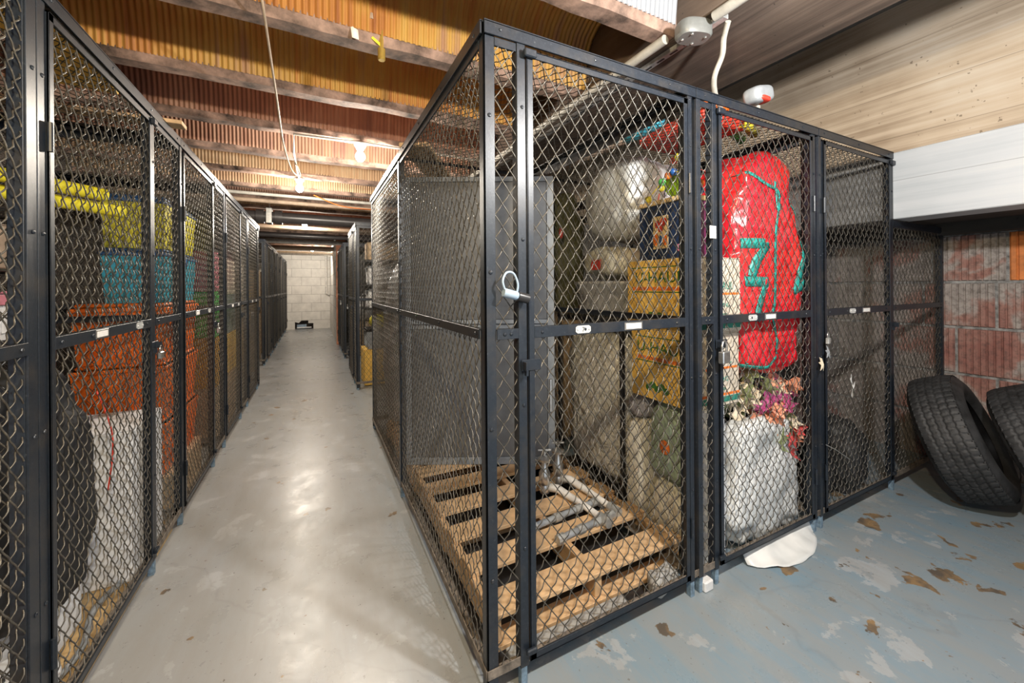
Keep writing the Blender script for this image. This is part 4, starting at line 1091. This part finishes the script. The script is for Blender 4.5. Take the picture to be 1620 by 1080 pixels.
for i, (y, mt) in enumerate(((9.3, 'kraft'), (10.6, 'pipe_tan'), (12.0, 'kraft'), (13.4, 'kraft_pale'), (14.6, 'kraft'))):
    z = .01
    for k in range(3):
        carton('%s box, %s stack of the far left row' % (lv[k] if k < 2 else 'top', ['nearest', 'second', 'third', 'fourth', 'farthest'][i]), (-1.25, y, z), (.5, .6, .6), mt, 'boxes in the far left row'); z += .603
# right cage beyond the corner block
carton('large brown carton on the floor of the cage right of the aisle', (.95, 6.35, .01), (.6, .5, .52), 'kraft_yellow')
storage_bin('clear grey bin above the brown carton right of the aisle', (.95, 6.35, .533), (.55, .46, .30), 'silver_grey', 'black_plastic')
bag('yellow_sack', 'bright yellow sack on the grey bin right of the aisle', 'sack', (.95, 6.30, .835), (.2, .17, .11), 'yellow_plastic', e=.7, crump=.03, fs=8, seed=41)
R = shelf_unit('dark rack with clear bins in the cage right of the aisle', .70, 6.68, 1.35, 7.12, (.15, 1.12, 1.5, 1.9), 2.0)
for k, z in enumerate((1.122, 1.502)):
    storage_bin(['lower pale bin on the rack right of the aisle', 'upper pale bin on the rack right of the aisle'][k], (1.02, 6.90, z), (.5, .38, .3), 'white_plastic', 'silver_grey')
carton('tan box on top of the rack right of the aisle', (1.02, 6.90, 1.905), (.5, .36, .28), 'kraft')
carton('brown box in the farthest right cage', (1.0, 9.2, .01), (.6, .5, .7), 'kraft')
bag('dark_sack', 'dark sack on the brown box in the farthest right cage', 'sack', (1.0, 9.2, .715), (.25, .2, .3), 'silver_bag', e=.7, crump=.05, fs=6, seed=43)
# things in the rear part of the corner cage, seen through the aisle mesh
bag('rolled_mattress', 'pale rolled mattress in plastic standing behind the grey cabinet', 'mattress', (.80, 3.98, .0), (.19, .17, .85), 'silver_bag', e=.7, crump=.03, fs=5, seed=44)
carton('brown carton beside the rolled mattress at the rear of the corner cage', (1.27, 4.0, .0), (.42, .36, .6), 'kraft')
carton('second brown carton on top at the rear of the corner cage', (1.27, 4.0, .603), (.42, .36, .5), 'kraft_pale')
bag('rear_sack', 'brown fabric sack at the rear of the crammed cage', 'sack', (2.1, 3.3, 0), (.35, .4, .7), 'kraft', e=.6, crump=.06, fs=5, seed=45)

# thing in the hole of the far wall
R = thing('metal_step', 'small blue-white step seen inside the hole in the far wall', 'step', (-.36, FW+.03, 0))
MB().box((-.2, 0, .03), (.26, .10, .07), .004).build('lower_tread', 'white_plastic', R); MB().box((-.2, .10, 0), (.1, .16, .16), .004).build('back_plate', 'cable_blue', R)
struct('wall_hole_back', MB().box((-.75, FW+.21, 0), (.1, FW+.25, .4)), 'dark_brick')

# ------------------------------------------------------------------ pipes, conduit, fittings overhead
def pipe(name, label, cat, pts, r, mat, n=12):
    o0 = Vector(pts[0]); o = MB().tube([Vector(p)-o0 for p in pts], r, n).build(name, mat, None, 'auto'); o.location = o0
    return tag(o, label, cat)
R = thing('drain_pipe', 'thick black drain pipe crossing the aisle below the ceiling', 'pipe', (-2.3, 6.95, 2.54))
MB().tube([(0, 0, 0), (4.0, 0, -.02)], .082, 20).build('pipe', 'pipe_black', R, 'auto')
for x in (1.58, 1.82): MB().tube([(x-.05, 0, -.008), (x+.05, 0, -.008)], .105, 20).build('coupling', 'pipe_black', R, 'auto')
MB().tube([(1.70, 0, -.11), (1.70, 0, .27)], .009, 8).box((1.665, -.1, -.11), (1.735, .1, -.1)).box((1.665, -.105, -.11), (1.735, -.098, .12)).box((1.665, .098, -.11), (1.735, .105, .12)).box((1.665, -.105, .11), (1.735, .105, .12)).build('hanger', 'steel', R)
for y, z, r_, mt, lab in ((6.10, 2.70, .022, 'conduit', 'thin pale conduit nearest the bulbs, crossing the aisle'), (6.35, 2.66, .03, 'pipe_tan', 'brown pipe just before the black drain pipe'),
                          (8.6, 2.62, .035, 'pipe_tan', 'tan pipe crossing just beyond the black drain pipe'), (9.8, 2.60, .05, 'pipe_black', 'dark pipe above the far cages'),
                          (11.0, 2.60, .06, 'pvc_white', 'pale lagged pipe crossing the far end of the aisle'), (12.3, 2.56, .065, 'pipe_tan', 'thick tan pipe near the white end wall'), (13.4, 2.50, .06, 'pvc_white', 'last pale pipe before the white end wall')):
    pipe('ceiling_pipe', lab, 'pipe', [(-2.3, y, z), (1.65, y, z-.01)], r_, mt)
pipe('wall_pipe', 'white vertical pipe on the right of the far wall', 'pipe', [(.38, FW-.06, 2.65), (.38, FW-.06, 1.25), (.48, FW-.06, 1.2)], .035, 'pvc_white')
# valve group hanging from the first joist
R = thing('gas_valve', 'small brass valve and capped pipes hanging at the top of the picture', 'valve', (.33, 2.19, 2.70))
b = MB(); b.tube([(0, 0, .02), (0, 0, .50)], .011, 10); b.build('drop_pipe', 'brass', R, 'auto')
b = MB(); b.lathe([(.016, -.03), (.02, -.025), (.02, .03), (.014, .035)], (0, 0, 0), 12); b.build('valve_body', 'brass', R, 'auto')
b = MB(); b.box((-.085, -.006, .03), (-.02, -.002, .045)); b.xf(Matrix.Rotation(.6, 4, 'Y')); b.build('lever', 'yellow_plastic', R)
b = MB(); b.tube([(-.32, .0, .34), (0, 0, .34)], .012, 10); b.tube([(-.05, 0, .19), (-.05, 0, .4)], .014, 10); b.tube([(-.05, 0, .17), (-.05, 0, .2)], .02, 10); b.build('branch_pipe', 'pipe_tan', R, 'auto')
R = thing('paper_tag', 'curled cream paper tag hanging on a string near the brass valve', 'tag', (.185, 2.18, 2.74))
b = MB(); v = []
for i in range(9):
    t = i/8; yy = .012*math.sin(t*5)
    v += [(-.02*(1-.3*t)+.01*t, yy, .16-.16*t), (.02+.01*t, yy+.006, .16-.16*t)]
b.add(v, [(i*2, i*2+1, i*2+3, i*2+2) for i in range(8)]); o = b.build('tag', 'cream', R, True); md = o.modifiers.new('t', 'SOLIDIFY'); md.thickness = .001
MB().tube([(0, 0, .16), (.002, 0, .42)], .0015, 5).build('string', 'paper', R)
# loose cable sagging down the aisle
pipe('hanging_cable', 'thin grey cable drooping from the ceiling over the aisle', 'cable', interp([(-.215, 1.85, 2.86), (-.20, 2.15, 2.72), (-.20, 2.8, 2.62), (-.20, 3.4, 2.53), (-.165, 3.9, 2.47), (-.11, 4.05, 2.47), (-.13, 4.10, 2.56), (-.15, 4.2, 2.62)], 8), .006, 'cord', 8)
pipe('light_conduit', 'thin conduit running to the nearest bulb', 'conduit', [(1.6, 3.715, 2.738), (.40, 3.70, 2.738), (-.144, 3.70, 2.725), (-.15, 3.80, 2.60), (-.15, 4.6, 2.66), (-.149, 5.2, 2.735)], .010, 'conduit', 8)
pipe('ceiling_cable', 'orange cord strung below the ceiling at the drain pipe', 'cable', interp([(.0, 6.0, 2.72), (.35, 6.1, 2.62), (.8, 6.3, 2.64)], 8), .006, 'orange_ink', 8)
# conduit, junction boxes and flood lights on the right
def conduit_run(pts, lab): return pipe('conduit', lab, 'conduit', pts, .024, 'conduit', 14)
conduit_run([(1.69, -1.5, 2.715), (1.69, 1.21, 2.715)], 'pale conduit running along the girder to the grey junction box')
conduit_run([(1.60, 1.42, 2.70), (1.60, 5.5, 2.70)], 'pale conduit running on from the grey junction box over the cages')
R = thing('junction_box', 'oblong grey junction box under the girder joining the conduits', 'junction box', (1.67, 1.31, 2.69))
b = MB(); n = 28; v = []
for z, s_ in ((-.03, .9), (-.018, 1), (.03, 1), (.04, .94)):
    for k in range(n):
        a = 2*PI*k/n; v.append((s_*(.085*math.copysign(abs(math.cos(a))**.7, math.cos(a))), s_*.06*math.copysign(abs(math.sin(a))**.7, math.sin(a)), z))
f = [(i*n+k, i*n+(k+1) % n, (i+1)*n+(k+1) % n, (i+1)*n+k) for i in range(3) for k in range(n)]+[tuple(range(n))[::-1], tuple(3*n+k for k in range(n))]
b.add(v, f); b.xf(Matrix.Rotation(-.3, 4, 'Z')); b.build('housing', 'fixture_grey', R, 'auto')
for x, y in ((-.04, -.025), (.04, -.035), (.025, .028), (-.045, .028)): MB().ball((x, y, -.03), .007, 8, 5).build('screw', 'steel', R)
R = thing('surface_channel', 'narrow slotted metal channel running along the girder', 'channel', (1.76, 1.20, 2.735))
MB().box((-.018, 0, -.012), (.018, 3.6, .012), .002).build('channel', 'zinc', R)
b = MB()
for k in range(14): b.box((-.006, .1+k*.09, -.0135), (.006, .15+k*.09, -.0118))
b.build('slots', 'black_plastic', R)
pipe('conduit_drop', 'thin bent conduit dropping from the ceiling to the cage roof', 'conduit', interp([(1.76, 1.19, 2.70), (1.80, 1.24, 2.66), (1.83, 1.27, 2.60), (1.84, 1.32, 2.52), (1.90, 1.36, 2.46), (2.0, 1.40, 2.42), (2.03, 1.44, 2.385)], 8), .013, 'conduit', 12)
o = MB().lathe([(.035, 0), (.04, .004), (.04, .03), (.03, .035)], (0, 0, 0), 20).build('cable_reel', 'teal_plastic', None, 'auto'); o.location = (2.03, 1.46, zr); tag(o, 'small teal reel on the cage roof at the end of the bent conduit', 'reel')
R = thing('flood_light', 'rounded grey flood light head just above the cage top rail', 'lamp', (2.17, 1.30, HC+.004))
b = MB(); b.tube([(0, 0, 0), (.0, 0, .05)], .012, 10); b.build('stem', 'conduit', R, 'auto')
b = MB(); b.blob((.015, -.01, .10), (.085, .05, .045), e=.55, crump=0, n=28, m=16); b.xf(Matrix.Rotation(-.25, 4, 'Y')); b.build('housing', 'silver_grey', R, True)
b = MB(); b.blob((-.018, -.03, .068), (.045, .035, .014), e=.6, crump=0, n=20, m=10); b.build('red_lens', 'red_plastic', R, True)

# ------------------------------------------------------------------ lamps
def bulb(c, label, power, col=(1, .91, .78), drop=0):
    R = thing('light_bulb', label, 'lamp', c)
    b = MB(); b.lathe([(.0, -.075), (.022, -.07), (.038, -.05), (.042, -.03), (.036, -.005), (.018, .02), (.014, .03)], (0, 0, 0), 20); b.build('glass_bulb', 'bulb_glow', R, True)
    b = MB(); b.lathe([(.02, .028), (.03, .03), (.055, .07), (.055, .085), (.01, .09)], (0, 0, 0), 20); b.build('socket', 'white_plastic', R, 'auto')
    L = bpy.data.lights.new('bulb_light', 'POINT'); L.energy = power; L.color = col; L.shadow_soft_size = .045
    lo = bpy.data.objects.new('bulb_light', L); C.objects.link(lo); lo.parent = R; lo.location = (0, 0, -.125)
    if drop: MB().tube([(0, 0, .085), (0, 0, .09+drop)], .006, 8).build('cord', 'cord', R)
    return R
bulb((.377, 3.765, 2.66), 'nearest bare bulb glowing under the ceiling, right of the cable', 85)
bulb((-.149, 5.277, 2.66), 'second bare bulb glowing over the middle of the aisle', 60)
bulb((-.155, 8.30, 2.66), 'third bare bulb glowing beyond the black drain pipe', 70)
bulb((-.05, 13.59, 2.66), 'small bulb glowing at the far end of the aisle', 70)
bulb((1.34, .12, 2.66-.17), 'bare bulb above and right of the camera', 155, (1, .98, .95), .17)
bulb((-.06, .10, 2.66-.2), 'bare bulb above the camera over the aisle', 110, (1, .78, .46), .2)
